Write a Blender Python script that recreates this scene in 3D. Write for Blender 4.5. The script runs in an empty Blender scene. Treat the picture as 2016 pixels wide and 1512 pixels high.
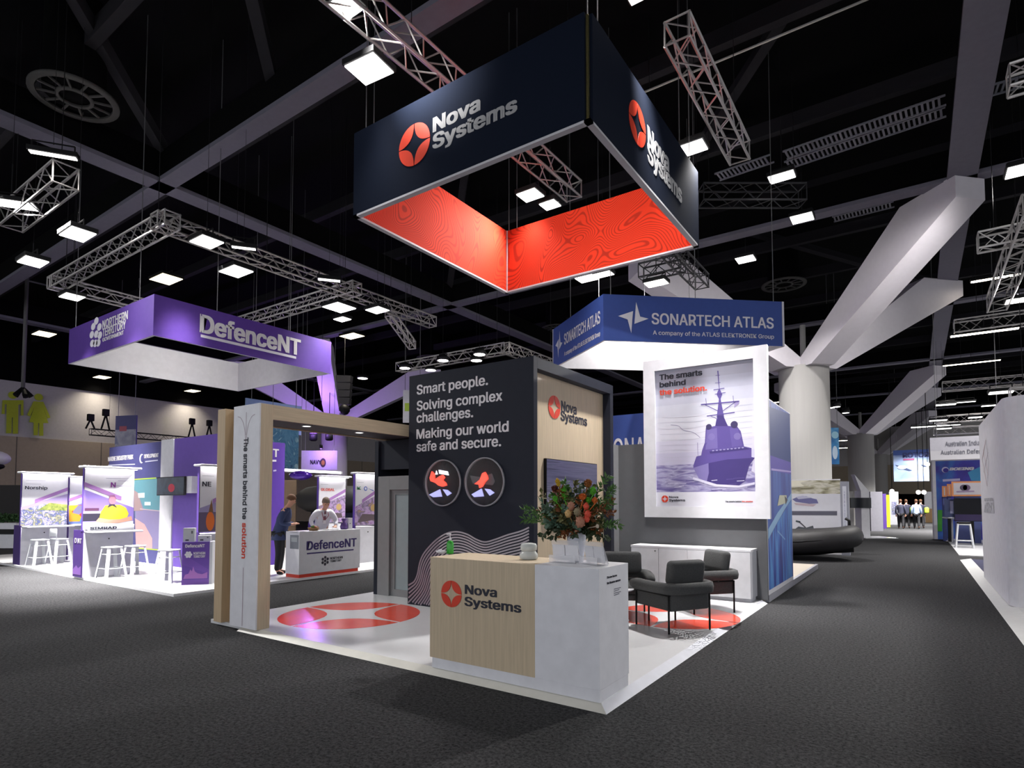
import bpy, bmesh, math, random
from mathutils import Vector, Matrix
from mathutils.geometry import tessellate_polygon
SC = bpy.context.scene
COL = SC.collection
R = random.Random(7)
PI = math.pi
# ---------------------------------------------------------------- camera
FPX, SHY, YAW, PITCH = 1152.78, 179.22, 0.6039, 0.0446
CAMLOC = Vector((2.0586, -4.2971, 1.685))
FW = Vector((-math.sin(YAW)*math.cos(PITCH), math.cos(YAW)*math.cos(PITCH), math.sin(PITCH)))
RT = Vector((math.cos(YAW), math.sin(YAW), 0))
UP = RT.cross(FW)
cd = bpy.data.cameras.new('camera'); cam = bpy.data.objects.new('camera', cd); COL.objects.link(cam)
cd.sensor_width = 36; cd.lens = FPX/2016*36; cd.shift_y = SHY/2016; cd.clip_end = 300; cd.clip_start = .05
mw = Matrix((RT, UP, -FW)).transposed().to_4x4(); mw.translation = CAMLOC
cam.matrix_world = mw
SC.camera = cam
# ---------------------------------------------------------------- world, exposure
SC.view_settings.view_transform = 'Standard'
try: SC.view_settings.look = 'None'
except Exception: pass
SC.view_settings.gamma = 1
SC.view_settings.use_curve_mapping = False
SC.view_settings.exposure = 0.0
WORLD = 1.16       # even fill added in place of unseen lamps in the rest of the hall
LAMP = 7.0         # radiance of the lamp lenses as seen; each lamp's beam is an area light on its lens
BEAM = 130.0       # watts of an ordinary hall lamp
wd = bpy.data.worlds.new('hall_fill'); SC.world = wd; wd.use_nodes = True
wd.node_tree.nodes['Background'].inputs[0].default_value = (.93, .95, 1, 1)
wd.node_tree.nodes['Background'].inputs[1].default_value = WORLD
SC.cycles.max_bounces = 6
SC.cycles.diffuse_bounces = 3
SC.cycles.sample_clamp_indirect = 3.0
# ---------------------------------------------------------------- helpers
def lin(c):
    c = c/255.0
    return c/12.92 if c <= .04045 else ((c+.055)/1.055)**2.4
def rgb(r, g, b): return (lin(r), lin(g), lin(b))
MATS = {}
def mat(name, col, rough=.5, metal=0, emit=0, ecol=None, vary=.04, scale=8, stretch=None, alpha=None, trans=0, ior=1.45, bump=0, spec=.5, coat=0):
    if name in MATS: return MATS[name]
    m = bpy.data.materials.new(name); m.use_nodes = True
    nt = m.node_tree; b = nt.nodes['Principled BSDF']
    b.inputs['Base Color'].default_value = (*col, 1)
    b.inputs['Roughness'].default_value = rough
    b.inputs['Metallic'].default_value = metal
    b.inputs['IOR'].default_value = ior
    b.inputs['Specular IOR Level'].default_value = spec
    if coat: b.inputs['Coat Weight'].default_value = coat; b.inputs['Coat Roughness'].default_value = .06
    if trans: b.inputs['Transmission Weight'].default_value = trans
    if alpha is not None: b.inputs['Alpha'].default_value = alpha
    if emit:
        b.inputs['Emission Color'].default_value = (*(ecol or col), 1); b.inputs['Emission Strength'].default_value = emit
    if vary:
        tc = nt.nodes.new('ShaderNodeTexCoord'); mp = nt.nodes.new('ShaderNodeMapping')
        mp.inputs['Scale'].default_value = stretch or (1, 1, 1)
        no = nt.nodes.new('ShaderNodeTexNoise'); no.inputs['Scale'].default_value = scale; no.inputs['Detail'].default_value = 5
        mr = nt.nodes.new('ShaderNodeMapRange'); mr.inputs[1].default_value = .3; mr.inputs[2].default_value = .7
        mr.inputs[3].default_value = 1-vary; mr.inputs[4].default_value = 1+vary
        mx = nt.nodes.new('ShaderNodeVectorMath'); mx.operation = 'SCALE'; mx.inputs[0].default_value = col
        L = nt.links.new
        L(tc.outputs['Object'], mp.inputs[0]); L(mp.outputs[0], no.inputs[0]); L(no.outputs[0], mr.inputs[0])
        L(mr.outputs[0], mx.inputs['Scale']); L(mx.outputs[0], b.inputs['Base Color'])
        if bump:
            bp = nt.nodes.new('ShaderNodeBump'); bp.inputs['Strength'].default_value = bump; bp.inputs['Distance'].default_value = .01
            L(no.outputs[0], bp.inputs['Height']); L(bp.outputs[0], b.inputs['Normal'])
    MATS[name] = m
    return m
def ramp_mat(name, cols, scale=4, rough=.5, kind='noise', stretch=(1, 1, 1), distort=0.5):
    """printed picture: noise or voronoi through a colour ramp"""
    if name in MATS: return MATS[name]
    m = bpy.data.materials.new(name); m.use_nodes = True
    nt = m.node_tree; b = nt.nodes['Principled BSDF']; b.inputs['Roughness'].default_value = rough
    tc = nt.nodes.new('ShaderNodeTexCoord'); mp = nt.nodes.new('ShaderNodeMapping'); mp.inputs['Scale'].default_value = stretch
    if kind == 'noise':
        no = nt.nodes.new('ShaderNodeTexNoise'); no.inputs['Scale'].default_value = scale; no.inputs['Detail'].default_value = 4
        no.inputs['Distortion'].default_value = distort; out = no.outputs[0]
    else:
        no = nt.nodes.new('ShaderNodeTexVoronoi'); no.inputs['Scale'].default_value = scale
        sp = nt.nodes.new('ShaderNodeSeparateColor'); nt.links.new(no.outputs['Color'], sp.inputs[0]); out = sp.outputs[0]
    cr = nt.nodes.new('ShaderNodeValToRGB'); e = cr.color_ramp.elements
    lo, hi = (.3, .7) if kind == 'noise' else (0, 1)
    n = len(cols)
    while len(e) < n: e.new(.5)
    for i, c in enumerate(cols): e[i].position = lo+(hi-lo)*i/(n-1); e[i].color = (*rgb(*c), 1)
    nt.links.new(tc.outputs['Object'], mp.inputs[0]); nt.links.new(mp.outputs[0], no.inputs[0 if kind == 'noise' else 'Vector'])
    nt.links.new(out, cr.inputs[0]); nt.links.new(cr.outputs[0], b.inputs['Base Color'])
    MATS[name] = m
    return m
class MB:
    def __init__(s): s.v, s.f, s.m, s.sm = [], [], [], []
    def add(s, vs, fs, mi=0, smooth=False):
        b = len(s.v); s.v += [tuple(v) for v in vs]
        for f in fs: s.f.append([b+i for i in f]); s.m.append(mi); s.sm.append(smooth)
        return s
    def box(s, x0, x1, y0, y1, z0, z1, mi=0):
        vs = [(x, y, z) for z in (z0, z1) for y in (y0, y1) for x in (x0, x1)]
        return s.add(vs, [(0, 2, 3, 1), (4, 5, 7, 6), (0, 1, 5, 4), (2, 6, 7, 3), (0, 4, 6, 2), (1, 3, 7, 5)], mi)
    def rbox(s, x0, x1, y0, y1, z0, z1, r=.03, seg=3, mi=0, M=None):
        bm = bmesh.new(); bmesh.ops.create_cube(bm, size=1)
        for v in bm.verts: v.co = Vector(((x0+x1)/2+v.co.x*(x1-x0), (y0+y1)/2+v.co.y*(y1-y0), (z0+z1)/2+v.co.z*(z1-z0)))
        bmesh.ops.bevel(bm, geom=list(bm.edges), offset=r, segments=seg, profile=.5, affect='EDGES')
        return s.bm(bm, mi, True, M)
    def bm(s, bm, mi=0, smooth=True, M=None):
        bm.verts.index_update()
        vs = [(M @ v.co if M else v.co.copy()) for v in bm.verts]
        s.add(vs, [[v.index for v in f.verts] for f in bm.faces], mi, smooth); bm.free(); return s
    def tube(s, p0, p1, r, seg=8, mi=0, r1=None):
        p0, p1 = Vector(p0), Vector(p1); d = (p1-p0)
        if d.length < 1e-6: return s
        d.normalize(); a = d.orthogonal().normalized(); b = d.cross(a); r1 = r if r1 is None else r1
        vs = []
        for p, q in ((p0, r), (p1, r1)):
            for i in range(seg):
                t = 2*PI*i/seg; vs.append(p+(a*math.cos(t)+b*math.sin(t))*q)
        s.add(vs, [(i, (i+1) % seg, seg+(i+1) % seg, seg+i) for i in range(seg)], mi, seg > 6)
        s.add([], [])
        n = len(s.v)-2*seg
        s.f += [[n+i for i in reversed(range(seg))], [n+seg+i for i in range(seg)]]; s.m += [mi]*2; s.sm += [False]*2
        return s
    def path(s, pts, r, seg=8, mi=0):
        """swept tube; r a number or a list"""
        pts = [Vector(p) for p in pts]; n = len(pts); rs = r if isinstance(r, (list, tuple)) else [r]*n
        vs = []; a = None
        for i, p in enumerate(pts):
            d = (pts[min(i+1, n-1)]-pts[max(i-1, 0)]).normalized()
            a = d.orthogonal().normalized() if a is None else (a-d*a.dot(d)).normalized()
            b = d.cross(a)
            for k in range(seg):
                t = 2*PI*k/seg; vs.append(p+(a*math.cos(t)+b*math.sin(t))*rs[i])
        fs = []
        for i in range(n-1):
            for k in range(seg): fs.append((i*seg+k, i*seg+(k+1) % seg, (i+1)*seg+(k+1) % seg, (i+1)*seg+k))
        fs.append(list(reversed(range(seg)))); fs.append([(n-1)*seg+k for k in range(seg)])
        return s.add(vs, fs, mi, True)
    def lathe(s, prof, c=(0, 0, 0), seg=20, mi=0, M=None):
        vs = []; c = Vector(c); ring = len(prof) > 3 and abs(prof[0][0]-prof[-1][0]) < 1e-6
        if ring: prof = list(prof)+[prof[0]]
        for r, z in prof:
            for k in range(seg):
                t = 2*PI*k/seg; p = Vector((r*math.cos(t), r*math.sin(t), z)); vs.append((M @ p if M else p)+c)
        fs = [(i*seg+k, i*seg+(k+1) % seg, (i+1)*seg+(k+1) % seg, (i+1)*seg+k) for i in range(len(prof)-1) for k in range(seg)]
        if ring: return s.add(vs, fs, mi, True)
        if prof[0][0] > 1e-4: fs.append(list(reversed(range(seg))))
        if prof[-1][0] > 1e-4: fs.append([(len(prof)-1)*seg+k for k in range(seg)])
        return s.add(vs, fs, mi, True)
    def ball(s, c, r, seg=10, mi=0, sc=(1, 1, 1), M=None):
        n = seg//2+1
        prof = [(max(1e-5, math.sin(PI*i/n)), -math.cos(PI*i/n)) for i in range(n+1)]
        S = Matrix.Diagonal((r*sc[0], r*sc[1], r*sc[2]))
        return s.lathe(prof, c, seg, mi, (M @ S) if M else S)
    def prism(s, pts, d, mi=0):
        """3-D polygon extruded by the vector d"""
        n = len(pts); pts = [Vector(p) for p in pts]; d = Vector(d)
        s.add(pts+[p+d for p in pts], [list(range(n)), list(reversed(range(n, 2*n)))]+[(i, i+n, (i+1) % n+n, (i+1) % n) for i in range(n)], mi)
        return s
    def build(s, name, mats, parent=None, bevel=0, loc=None, sm=None):
        me = bpy.data.meshes.new(name); me.from_pydata(s.v, [], s.f)
        for m in (mats if isinstance(mats, (list, tuple)) else [mats]): me.materials.append(m)
        me.polygons.foreach_set('material_index', s.m); me.polygons.foreach_set('use_smooth', s.sm if sm is None else [sm]*len(s.f))
        bm = bmesh.new(); bm.from_mesh(me); bmesh.ops.recalc_face_normals(bm, faces=bm.faces)
        if bevel: bmesh.ops.bevel(bm, geom=[e for e in bm.edges if len(e.link_faces) == 2 and e.calc_face_angle() > .5], offset=bevel, segments=2, profile=.6, affect='EDGES')
        bm.to_mesh(me); bm.free(); me.update()
        return link(name, me, parent, loc)
def link(name, me, parent=None, loc=None):
    o = bpy.data.objects.new(name, me); COL.objects.link(o)
    if parent is not None:
        o.parent = parent
        if loc is None and parent.get('wb'): o.location = -parent.location      # parts modelled in world space
    if loc is not None: o.location = loc
    return o
def tag(o, label, cat, group=None, kind=None):
    if label: o['label'] = label
    if cat: o['category'] = cat
    if group: o['group'] = group
    if kind: o['kind'] = kind
    return o
ROOTS = []
def thing(name, label, cat, loc=(0, 0, 0), rotz=0, group=None, world=True, kind=None):
    o = bpy.data.objects.new(name, None); COL.objects.link(o); o.empty_display_size = .1
    o.location = loc; o.rotation_euler = (0, 0, rotz)
    if world: o['wb'] = 1
    ROOTS.append(o)
    return tag(o, label, cat, group, kind)
def kids(o): return list(o.children)
def dup(root, loc, rotz, label=None, scale=None):
    def cp(o, par):
        c = o.copy(); COL.objects.link(c)
        if par: c.parent = par
        for ch in kids(o): cp(ch, c)
        return c
    r = cp(root, None); r.location = loc; r.rotation_euler = (0, 0, rotz)
    if label: r['label'] = label
    return r
def ray(px, py): return FW+RT*((px-1008)/FPX)-UP*((py-756-SHY)/FPX)
def U(px, py, **k):
    a = list(k)[0]; i = 'xyz'.index(a); d = ray(px, py)
    return CAMLOC+d*((k[a]-CAMLOC[i])/d[i])
def at(px, py, dep): return CAMLOC+ray(px, py)*dep
class PL:
    """a flat face: u along the face, v up, w out of it"""
    def __init__(s, o, ux, uz=(0, 0, 1)):
        s.o, s.ux, s.uz = Vector(o), Vector(ux).normalized(), Vector(uz).normalized(); s.n = s.ux.cross(s.uz)
    def p(s, u, v, w=0): return s.o+s.ux*u+s.uz*v+s.n*w
    def P(s, px, py):
        d = ray(px, py); t = (s.o-CAMLOC).dot(s.n)/d.dot(s.n); q = CAMLOC+d*t-s.o
        return (q.dot(s.ux), q.dot(s.uz))
    def M(s, u=0, v=0, w=0):
        m = Matrix((s.ux, s.uz, s.n)).transposed().to_4x4(); m.translation = s.p(u, v, w); return m
class Print:
    """flat printed artwork on a face, one mesh"""
    def __init__(s, pl, step=.0012, base=.002): s.pl, s.mb, s.mats, s.step, s.base = pl, MB(), [], step, base
    def mi(s, m):
        if m not in s.mats: s.mats.append(m)
        return s.mats.index(m)
    def poly(s, pts, m, layer=0, px=False):
        if not isinstance(m, bpy.types.Material): m = ink(m)
        if px: pts = [s.pl.P(*q) for q in pts]
        w = s.base+layer*s.step
        tri = tessellate_polygon([[Vector((a, b, 0)) for a, b in pts]])
        s.mb.add([s.pl.p(a, b, w) for a, b in pts], [list(t) for t in tri], s.mi(m)); return s
    def rect(s, u0, u1, v0, v1, m, layer=0): return s.poly([(u0, v0), (u1, v0), (u1, v1), (u0, v1)], m, layer)
    def bar(s, a, b, w, m, layer=0, px=False):
        if px: a, b = s.pl.P(*a), s.pl.P(*b)
        a, b = Vector(a), Vector(b); d = (b-a).normalized()*w/2; n = Vector((-d.y, d.x))
        return s.poly([a-n, b-n, b+n, a+n], m, layer)
    def line(s, pts, w, m, layer=0):
        pts = [Vector(p) for p in pts]; L, Rr = [], []
        for i, p in enumerate(pts):
            d = (pts[min(i+1, len(pts)-1)]-pts[max(0, i-1)]).normalized(); n = Vector((-d.y, d.x))*w/2
            L.append(p+n); Rr.append(p-n)
        mi = s.mi(m if isinstance(m, bpy.types.Material) else ink(m)); ww = s.base+layer*s.step
        n = len(pts)
        s.mb.add([s.pl.p(q.x, q.y, ww) for q in L+Rr], [(i, i+1, n+i+1, n+i) for i in range(n-1)], mi); return s
    def disc(s, u, v, r, m, layer=0, ry=None, n=20): return s.poly([(u+r*math.cos(2*PI*i/n), v+(ry or r)*math.sin(2*PI*i/n)) for i in range(n)], m, layer)
    def build(s, name, parent): 
        o = link_mb(s.mb, name, s.mats, parent); return o
def link_mb(mb, name, mats, parent):
    me = bpy.data.meshes.new(name); me.from_pydata(mb.v, [], mb.f)
    for m in mats: me.materials.append(m)
    me.polygons.foreach_set('material_index', mb.m); me.update()
    return link(name, me, parent)
def ink(c, rough=.45): return mat('ink_%d_%d_%d' % tuple(c), rgb(*c), rough, vary=.02)
FCACHE = {}
FONT = None
try: FONT = bpy.data.fonts.load(bpy.utils.system_resource('DATAFILES', path='fonts')+'/Inter.woff2')      # Blender's own bundled typeface
except Exception: FONT = None
def glyphs(s, bold, spacing=1.0, lines=1.0):
    k = (s, bold, spacing)
    if k not in FCACHE:
        cu = bpy.data.curves.new('t', 'FONT'); cu.body = s; cu.size = 1; cu.font = FONT or cu.font; cu.offset = bold; cu.space_character = spacing; cu.resolution_u = 3
        o = bpy.data.objects.new('t', cu); COL.objects.link(o)
        dg = bpy.context.evaluated_depsgraph_get(); dg.update()
        me = bpy.data.meshes.new_from_object(o.evaluated_get(dg))
        vs = [v.co.copy() for v in me.vertices]; fs = [list(p.vertices) for p in me.polygons]
        bpy.data.objects.remove(o); bpy.data.curves.remove(cu); bpy.data.meshes.remove(me)
        FCACHE[k] = (vs, fs)
    return FCACHE[k]
def cap_h(bold): return max(v.y for v in glyphs('H', bold)[0])
def text(pl, s, u, v, width, cap, m, parent, bold=.022, w=.002, thick=.002, slant=0, name='lettering', label=None, spacing=1.0):
    """flat lettering with a little thickness: left end u, baseline v"""
    d = bold*.85; bold = 0
    vs, fs = glyphs(s, bold, spacing)
    x0 = min(q.x for q in vs); x1 = max(q.x for q in vs); sx = width/(x1-x0); sy = cap/cap_h(bold)
    mb = MB(); n = len(vs)
    P0 = [(u+(q.x-x0)*sx+slant*q.y*sy, v+q.y*sy) for q in vs]
    edges = {}
    for f in fs:
        for i in range(len(f)):
            e = (f[i], f[(i+1) % len(f)]); k = tuple(sorted(e)); edges[k] = None if k in edges else e
    F = [f for f in fs]+[(e[0], e[0]+n, e[1]+n, e[1]) for e in edges.values() if e]
    for i, (ex, ey) in enumerate(((-1, -.5), (1, .5), (-1, .5), (1, -.5)) if d else ((0, 0),)):      # heavier strokes
        P = [(a+ex*d*sx, b+ey*d*sy) for a, b in P0]; h = thick+i*.00006
        mb.add([pl.p(a, b, w+h) for a, b in P]+[pl.p(a, b, w-.001) for a, b in P], F, 0)
    o = link_mb(mb, name, [m], parent)
    if label: o['label'] = label
    return o
def textpx(pl, s, a, xr, yt, m, parent, **k):
    """a = pixel of the left end of the baseline, xr = right end, yt = top of a capital at the left end"""
    u, v = pl.P(*a); u1, _ = pl.P(xr, a[1]); _, v1 = pl.P(a[0], yt)
    return text(pl, s, u, v, u1-u, v1-v, m, parent, **k)
def emblem(pl, u, v, r, m, parent, w=.003, thick=.004, name='emblem', gap=.02, ry=None, p=.5):
    """round mark of four petals round a four pointed star"""
    mb = MB(); ry = ry or r
    for q in range(4):
        a0 = q*PI/2; N = 14; out = []; inn = []
        for i in range(N+1):
            t = PI/2*i/N; out.append((math.cos(t), math.sin(t)))
        for i in range(N, -1, -1):
            t = PI/2*i/N; inn.append((math.cos(t)**(2/p), math.sin(t)**(2/p)))
        pts = out+inn[1:-1]
        pts = [(x+gap, y+gap) for x, y in pts]
        pts = [(x*math.cos(a0)-y*math.sin(a0), x*math.sin(a0)+y*math.cos(a0)) for x, y in pts]
        n = len(pts); tri = tessellate_polygon([[Vector((a, b, 0)) for a, b in pts]])
        top = [pl.p(u+a*r, v+b*ry, w+thick) for a, b in pts]; bot = [pl.p(u+a*r, v+b*ry, w-.001) for a, b in pts]
        mb.add(top+bot, [list(t) for t in tri]+[(i, i+n, (i+1) % n+n, (i+1) % n) for i in range(n)], 0)
    return link_mb(mb, name, [m], parent)
# ---------------------------------------------------------------- materials
def wood_mat(name, c, amp=.1, horiz=False):
    return mat(name, c, .45, vary=amp, scale=3.2, stretch=(14, 14, .7) if not horiz else (14, .7, 14))
OAK = wood_mat('light_oak', rgb(200, 182, 155), .09)
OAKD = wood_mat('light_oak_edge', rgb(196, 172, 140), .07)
WHITE = mat('white_laminate', rgb(226, 226, 232), .35)
WHITEG = mat('white_gloss_floor', rgb(214, 215, 218), .22, vary=.015)
WHITEM = mat('white_paint', rgb(228, 227, 232), .6)
NAVY = mat('dark_navy_paint', rgb(33, 36, 47), .6, vary=.06, spec=.2)
NAVYSIGN = mat('dark_navy_fabric', rgb(22, 28, 42), .85, vary=.05, scale=30, spec=.05)
GREY = mat('grey_paint', rgb(90, 91, 94), .65)
GREYD = mat('grey_cabinet', rgb(128, 128, 130), .5)
BLACK = mat('black_metal', rgb(18, 18, 20), .55, spec=.3)
CEILM = mat('black_ceiling', rgb(7, 7, 8), .95, vary=.2, spec=.08)
ALU = mat('aluminium', rgb(196, 192, 190), .38, metal=.75)
DARKALU = mat('black_truss', rgb(52, 52, 56), .5, metal=.4)
RED = mat('signal_red', rgb(216, 66, 44), .4)
LETW = mat('white_lettering', rgb(226, 222, 226), .5)
LETN = mat('navy_lettering', rgb(36, 38, 52), .5)
CHAIRM = mat('charcoal_wool', rgb(66, 67, 68), .95, vary=.14, scale=60, bump=.25)
PURPLE = mat('purple_print', rgb(104, 76, 168), .55)
PURPD = mat('deep_purple_print', rgb(70, 44, 118), .55)
SBLUE = mat('royal_blue_fabric', rgb(52, 76, 146), .6)
BEAMM = mat('grey_beam_paint', rgb(104, 102, 114), .8, spec=.2)
ARMM = mat('column_arm_lightened', rgb(206, 201, 208), .7, vary=.02)  # column arms coloured brighter to stand in for light falling on them
COLM = mat('pale_concrete', rgb(164, 162, 160), .75, vary=.03, stretch=(6, 6, .3), scale=2)
STEELW = mat('white_powder_coat', rgb(236, 238, 242), .3)
SCREEN = mat('dark_screen', rgb(20, 22, 28), .12)
LENS = mat('lamp_lens', (1, 1, 1), .4, emit=LAMP, ecol=(1, .97, .94), vary=0)
LENSB = mat('lamp_lens_soft', (1, 1, 1), .4, emit=LAMP*.6, ecol=(1, .97, .93), vary=0)
LENSW = mat('warm_lamp_lens', (1, .9, .6), .4, emit=3.2, ecol=(1, .84, .55), vary=0)
STRIP = mat('led_strip', (1, 1, 1), .4, emit=5, ecol=(1, .98, .96), vary=0)
def topo_mat():
    m = bpy.data.materials.new('red_contour_print'); m.use_nodes = True; nt = m.node_tree; b = nt.nodes['Principled BSDF']
    b.inputs['Roughness'].default_value = .8; b.inputs['Specular IOR Level'].default_value = .1
    N = nt.nodes.new; L = nt.links.new
    tc = N('ShaderNodeTexCoord'); no = N('ShaderNodeTexNoise'); no.inputs['Scale'].default_value = .62; no.inputs['Detail'].default_value = 1.2; no.inputs['Roughness'].default_value = .35
    no.inputs['Distortion'].default_value = .5
    mu = N('ShaderNodeMath'); mu.operation = 'MULTIPLY'; mu.inputs[1].default_value = 84
    fr = N('ShaderNodeMath'); fr.operation = 'FRACT'
    sb = N('ShaderNodeMath'); sb.operation = 'SUBTRACT'; sb.inputs[1].default_value = .5
    ab = N('ShaderNodeMath'); ab.operation = 'ABSOLUTE'
    mr = N('ShaderNodeMapRange'); mr.inputs[1].default_value = .1; mr.inputs[2].default_value = .22; mr.inputs[3].default_value = 1; mr.inputs[4].default_value = 0
    mx = N('ShaderNodeMix'); mx.data_type = 'RGBA'
    mx.inputs['A'].default_value = (*rgb(226, 64, 38), 1); mx.inputs['B'].default_value = (*rgb(178, 50, 34), 1)
    L(tc.outputs['Object'], no.inputs[0]); L(no.outputs[0], mu.inputs[0]); L(mu.outputs[0], fr.inputs[0]); L(fr.outputs[0], sb.inputs[0]); L(sb.outputs[0], ab.inputs[0])
    L(ab.outputs[0], mr.inputs[0]); L(mr.outputs[0], mx.inputs['Factor']); L(mx.outputs['Result'], b.inputs['Base Color'])
    return m
TOPO = topo_mat()
def carpet_mat():
    m = bpy.data.materials.new('charcoal_carpet'); m.use_nodes = True; nt = m.node_tree; b = nt.nodes['Principled BSDF']
    b.inputs['Roughness'].default_value = 1; b.inputs['Specular IOR Level'].default_value = .1
    N = nt.nodes.new; L = nt.links.new
    tc = N('ShaderNodeTexCoord'); a = N('ShaderNodeTexNoise'); a.inputs['Scale'].default_value = 34; a.inputs['Detail'].default_value = 5; a.inputs['Roughness'].default_value = .85
    c = N('ShaderNodeTexNoise'); c.inputs['Scale'].default_value = .5; c.inputs['Detail'].default_value = 3
    mp = N('ShaderNodeMapping'); mp.inputs['Scale'].default_value = (1, .25, 1)
    r = N('ShaderNodeValToRGB'); r.color_ramp.elements[0].position = .34; r.color_ramp.elements[1].position = .68
    r.color_ramp.elements[0].color = (*rgb(8, 8, 9), 1); r.color_ramp.elements[1].color = (*rgb(78, 78, 80), 1)
    s = N('ShaderNodeMapRange'); s.inputs[1].default_value = .3; s.inputs[2].default_value = .7; s.inputs[3].default_value = .88; s.inputs[4].default_value = 1.12
    v = N('ShaderNodeVectorMath'); v.operation = 'SCALE'
    bp = N('ShaderNodeBump'); bp.inputs['Strength'].default_value = .4; bp.inputs['Distance'].default_value = .01
    L(tc.outputs['Object'], a.inputs[0]); L(tc.outputs['Object'], mp.inputs[0]); L(mp.outputs[0], c.inputs[0]); L(a.outputs[0], r.inputs[0]); L(c.outputs[0], s.inputs[0])
    L(r.outputs[0], v.inputs[0]); L(s.outputs[0], v.inputs['Scale']); L(v.outputs[0], b.inputs['Base Color']); L(a.outputs[0], bp.inputs['Height']); L(bp.outputs[0], b.inputs['Normal'])
    return m
CARPET = carpet_mat()
# ================================================================ SETTING
def struct(mb, name, m, label, cat, **k):
    o = mb.build(name, m, **k); return tag(o, label, cat, kind='structure')
struct(MB().box(-46, 30, -16, 70, -.1, 0), 'floor', CARPET, 'charcoal grey carpet covering the exhibition hall floor', 'floor')
struct(MB().box(-46, 30, -16, 70, 12.0, 12.2), 'ceiling', CEILM, 'black painted ceiling high above the hall', 'ceiling')
UPW = mat('upper_wall_paint', rgb(186, 182, 180), .8); LOW = mat('lower_wall_cladding', rgb(166, 152, 132), .8)
SEAM = mat('wall_seam', rgb(96, 90, 82), .8)
w = MB()
w.box(-40.6, -40, -16, 70, 5.35, 12.5, 0).box(-40.6, -39.95, -16, 70, 0, 5.35, 1)
for k in range(20): w.box(-39.96, -39.94, -14+k*4.2, -13.96+k*4.2, 0, 5.35, 2)
w.box(-39.99, -39.9, -16, 70, 8.5, 12.0, 3)
struct(w, 'wall_left', [UPW, LOW, SEAM, CEILM], 'pale grey hall wall with beige lower cladding at the left', 'wall')
w = MB()
w.box(-40, 30, 66, 66.6, 5.35, 9.2, 0).box(-40, 30, 65.95, 66.6, 0, 5.35, 1).box(-40, 30, 65.9, 66.6, 9.2, 12.5, 2)
w.box(-40, 30, 65.8, 65.95, 0, 2.4, 2)
struct(w, 'wall_far', [UPW, LOW, CEILM], 'beige and grey hall wall beyond the end of the aisle', 'wall')
# ---- beams
def beam(name, lab, x0, x1, y0, y1, z0=9.5, z1=10.3, m=None):
    mb = MB().box(x0, x1, y0, y1, z0, z0+.1, 0).box(x0+.06, x1-.06, y0+.06, y1-.06, z0+.1, z1, 1)  # upper web coloured ceiling black to paint in shade on the beam sides
    struct(mb, name, [BEAMM, CEILM], lab, 'beam')
beam('trim_1', 'wide grey ceiling beam running above the right columns', 2.87, 3.47, -10, 66)
beam('trim_2', 'long grey ceiling beam crossing above the purple sign', -13.5, -12.98, -10, 66)
beam('trim_3', 'long grey ceiling beam far beyond the left wall sign', -30.2, -29.7, -10, 66)
for i, y in enumerate((-9, 2.5, 13.45, 24.4, 35.4, 46.3, 57)):
    beam('trim_%d' % (4+i), ['nearest', 'second', 'third', 'fourth', 'fifth', 'sixth', 'farthest'][i]+' grey cross beam counted down the hall ceiling', -40, 29, y-.2, y+.2)
PURL = mat('dark_purlin', rgb(36, 35, 39), .85, spec=.15)
n = 11
for k in range(18):
    y = -7+k*3.65
    if min(abs(y-b) for b in (2.5, 13.45, 24.4, 35.4, 46.3, 57)) < .8: continue
    mb = MB().box(-40, 29, y-.1, y+.1, 10.9, 11.25)
    tag(mb.build('ceiling_purlin', PURL), 'thin dark steel purlin crossing the black ceiling', 'beam', 'dark purlins under the black ceiling', 'structure')
for (a, b) in (((-13.2, 2.6), (-9.2, -2.2)), ((-13.2, 2.6), (-18.5, -3.2)), ((-13.2, 13.4), (-8, 8.2)), ((-5, 13.4), (.6, 8)), ((-13.2, 13.4), (-19, 19)), ((-8.6, 2.5), (-3.5, -2.6)), ((3.1, 24.4), (-3.2, 18.2))):
    mb = MB(); A = Vector((*a, 10.3)); B = Vector((*b, 11.9)); mb.tube(A, B, .16, 4)
    tag(mb.build('ceiling_brace', PURL), 'dark diagonal brace in the black roof steelwork', 'beam', 'dark diagonal braces in the roof', 'structure')
# ---- white branching columns
def column(x, y, lab, r=.75, top=6.2, tint=None):
    mb = MB(); mb.lathe([(r+.05, 0), (r+.05, .1), (r, .12), (r, top)], (x, y, 0), 40)
    for sx, sy in ((1, -1), (1, 1), (-1, -1), (-1, 1)):
        d = Vector((sx, sy, 0)).normalized(); q = Vector((-d.y, d.x, 0)); c0 = Vector((x, y, top-.05)); c1 = Vector((x+sx*4.0, y+sy*4.0, 9.52))
        hw = .42
        b = [c0+d*.95+q*hw, c0-d*.02+q*hw, c0-d*.02-q*hw, c0+d*.95-q*hw]
        e = [c1+d*.45+q*hw, c1-d*1.15+q*hw, c1-d*1.15-q*hw, c1+d*.45-q*hw]
        f = [c1+d*.45+q*hw-Vector((0, 0, .55)), c1+d*.45-q*hw-Vector((0, 0, .55))]
        # underside from column rim to a blunt vertical end below the beam
        vs = [b[0], b[1], b[2], b[3], e[0], e[1], e[2], e[3], f[0], f[1]]
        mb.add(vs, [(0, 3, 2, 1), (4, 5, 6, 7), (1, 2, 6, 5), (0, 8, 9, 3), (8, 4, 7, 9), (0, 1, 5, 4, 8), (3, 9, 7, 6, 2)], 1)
    mb.tube((x, y, top), (x, y, top+1.5), .09, 10)
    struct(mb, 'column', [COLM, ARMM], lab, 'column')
column(-1.0, 17.65, 'thick round white column with four slanting arms behind the framed poster', .78)
column(-.95, 41.6, 'second round white column farther down the aisle', .78, 6.2)
column(-.9, 62, 'third white column far down the aisle', .78, 6.2)
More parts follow.
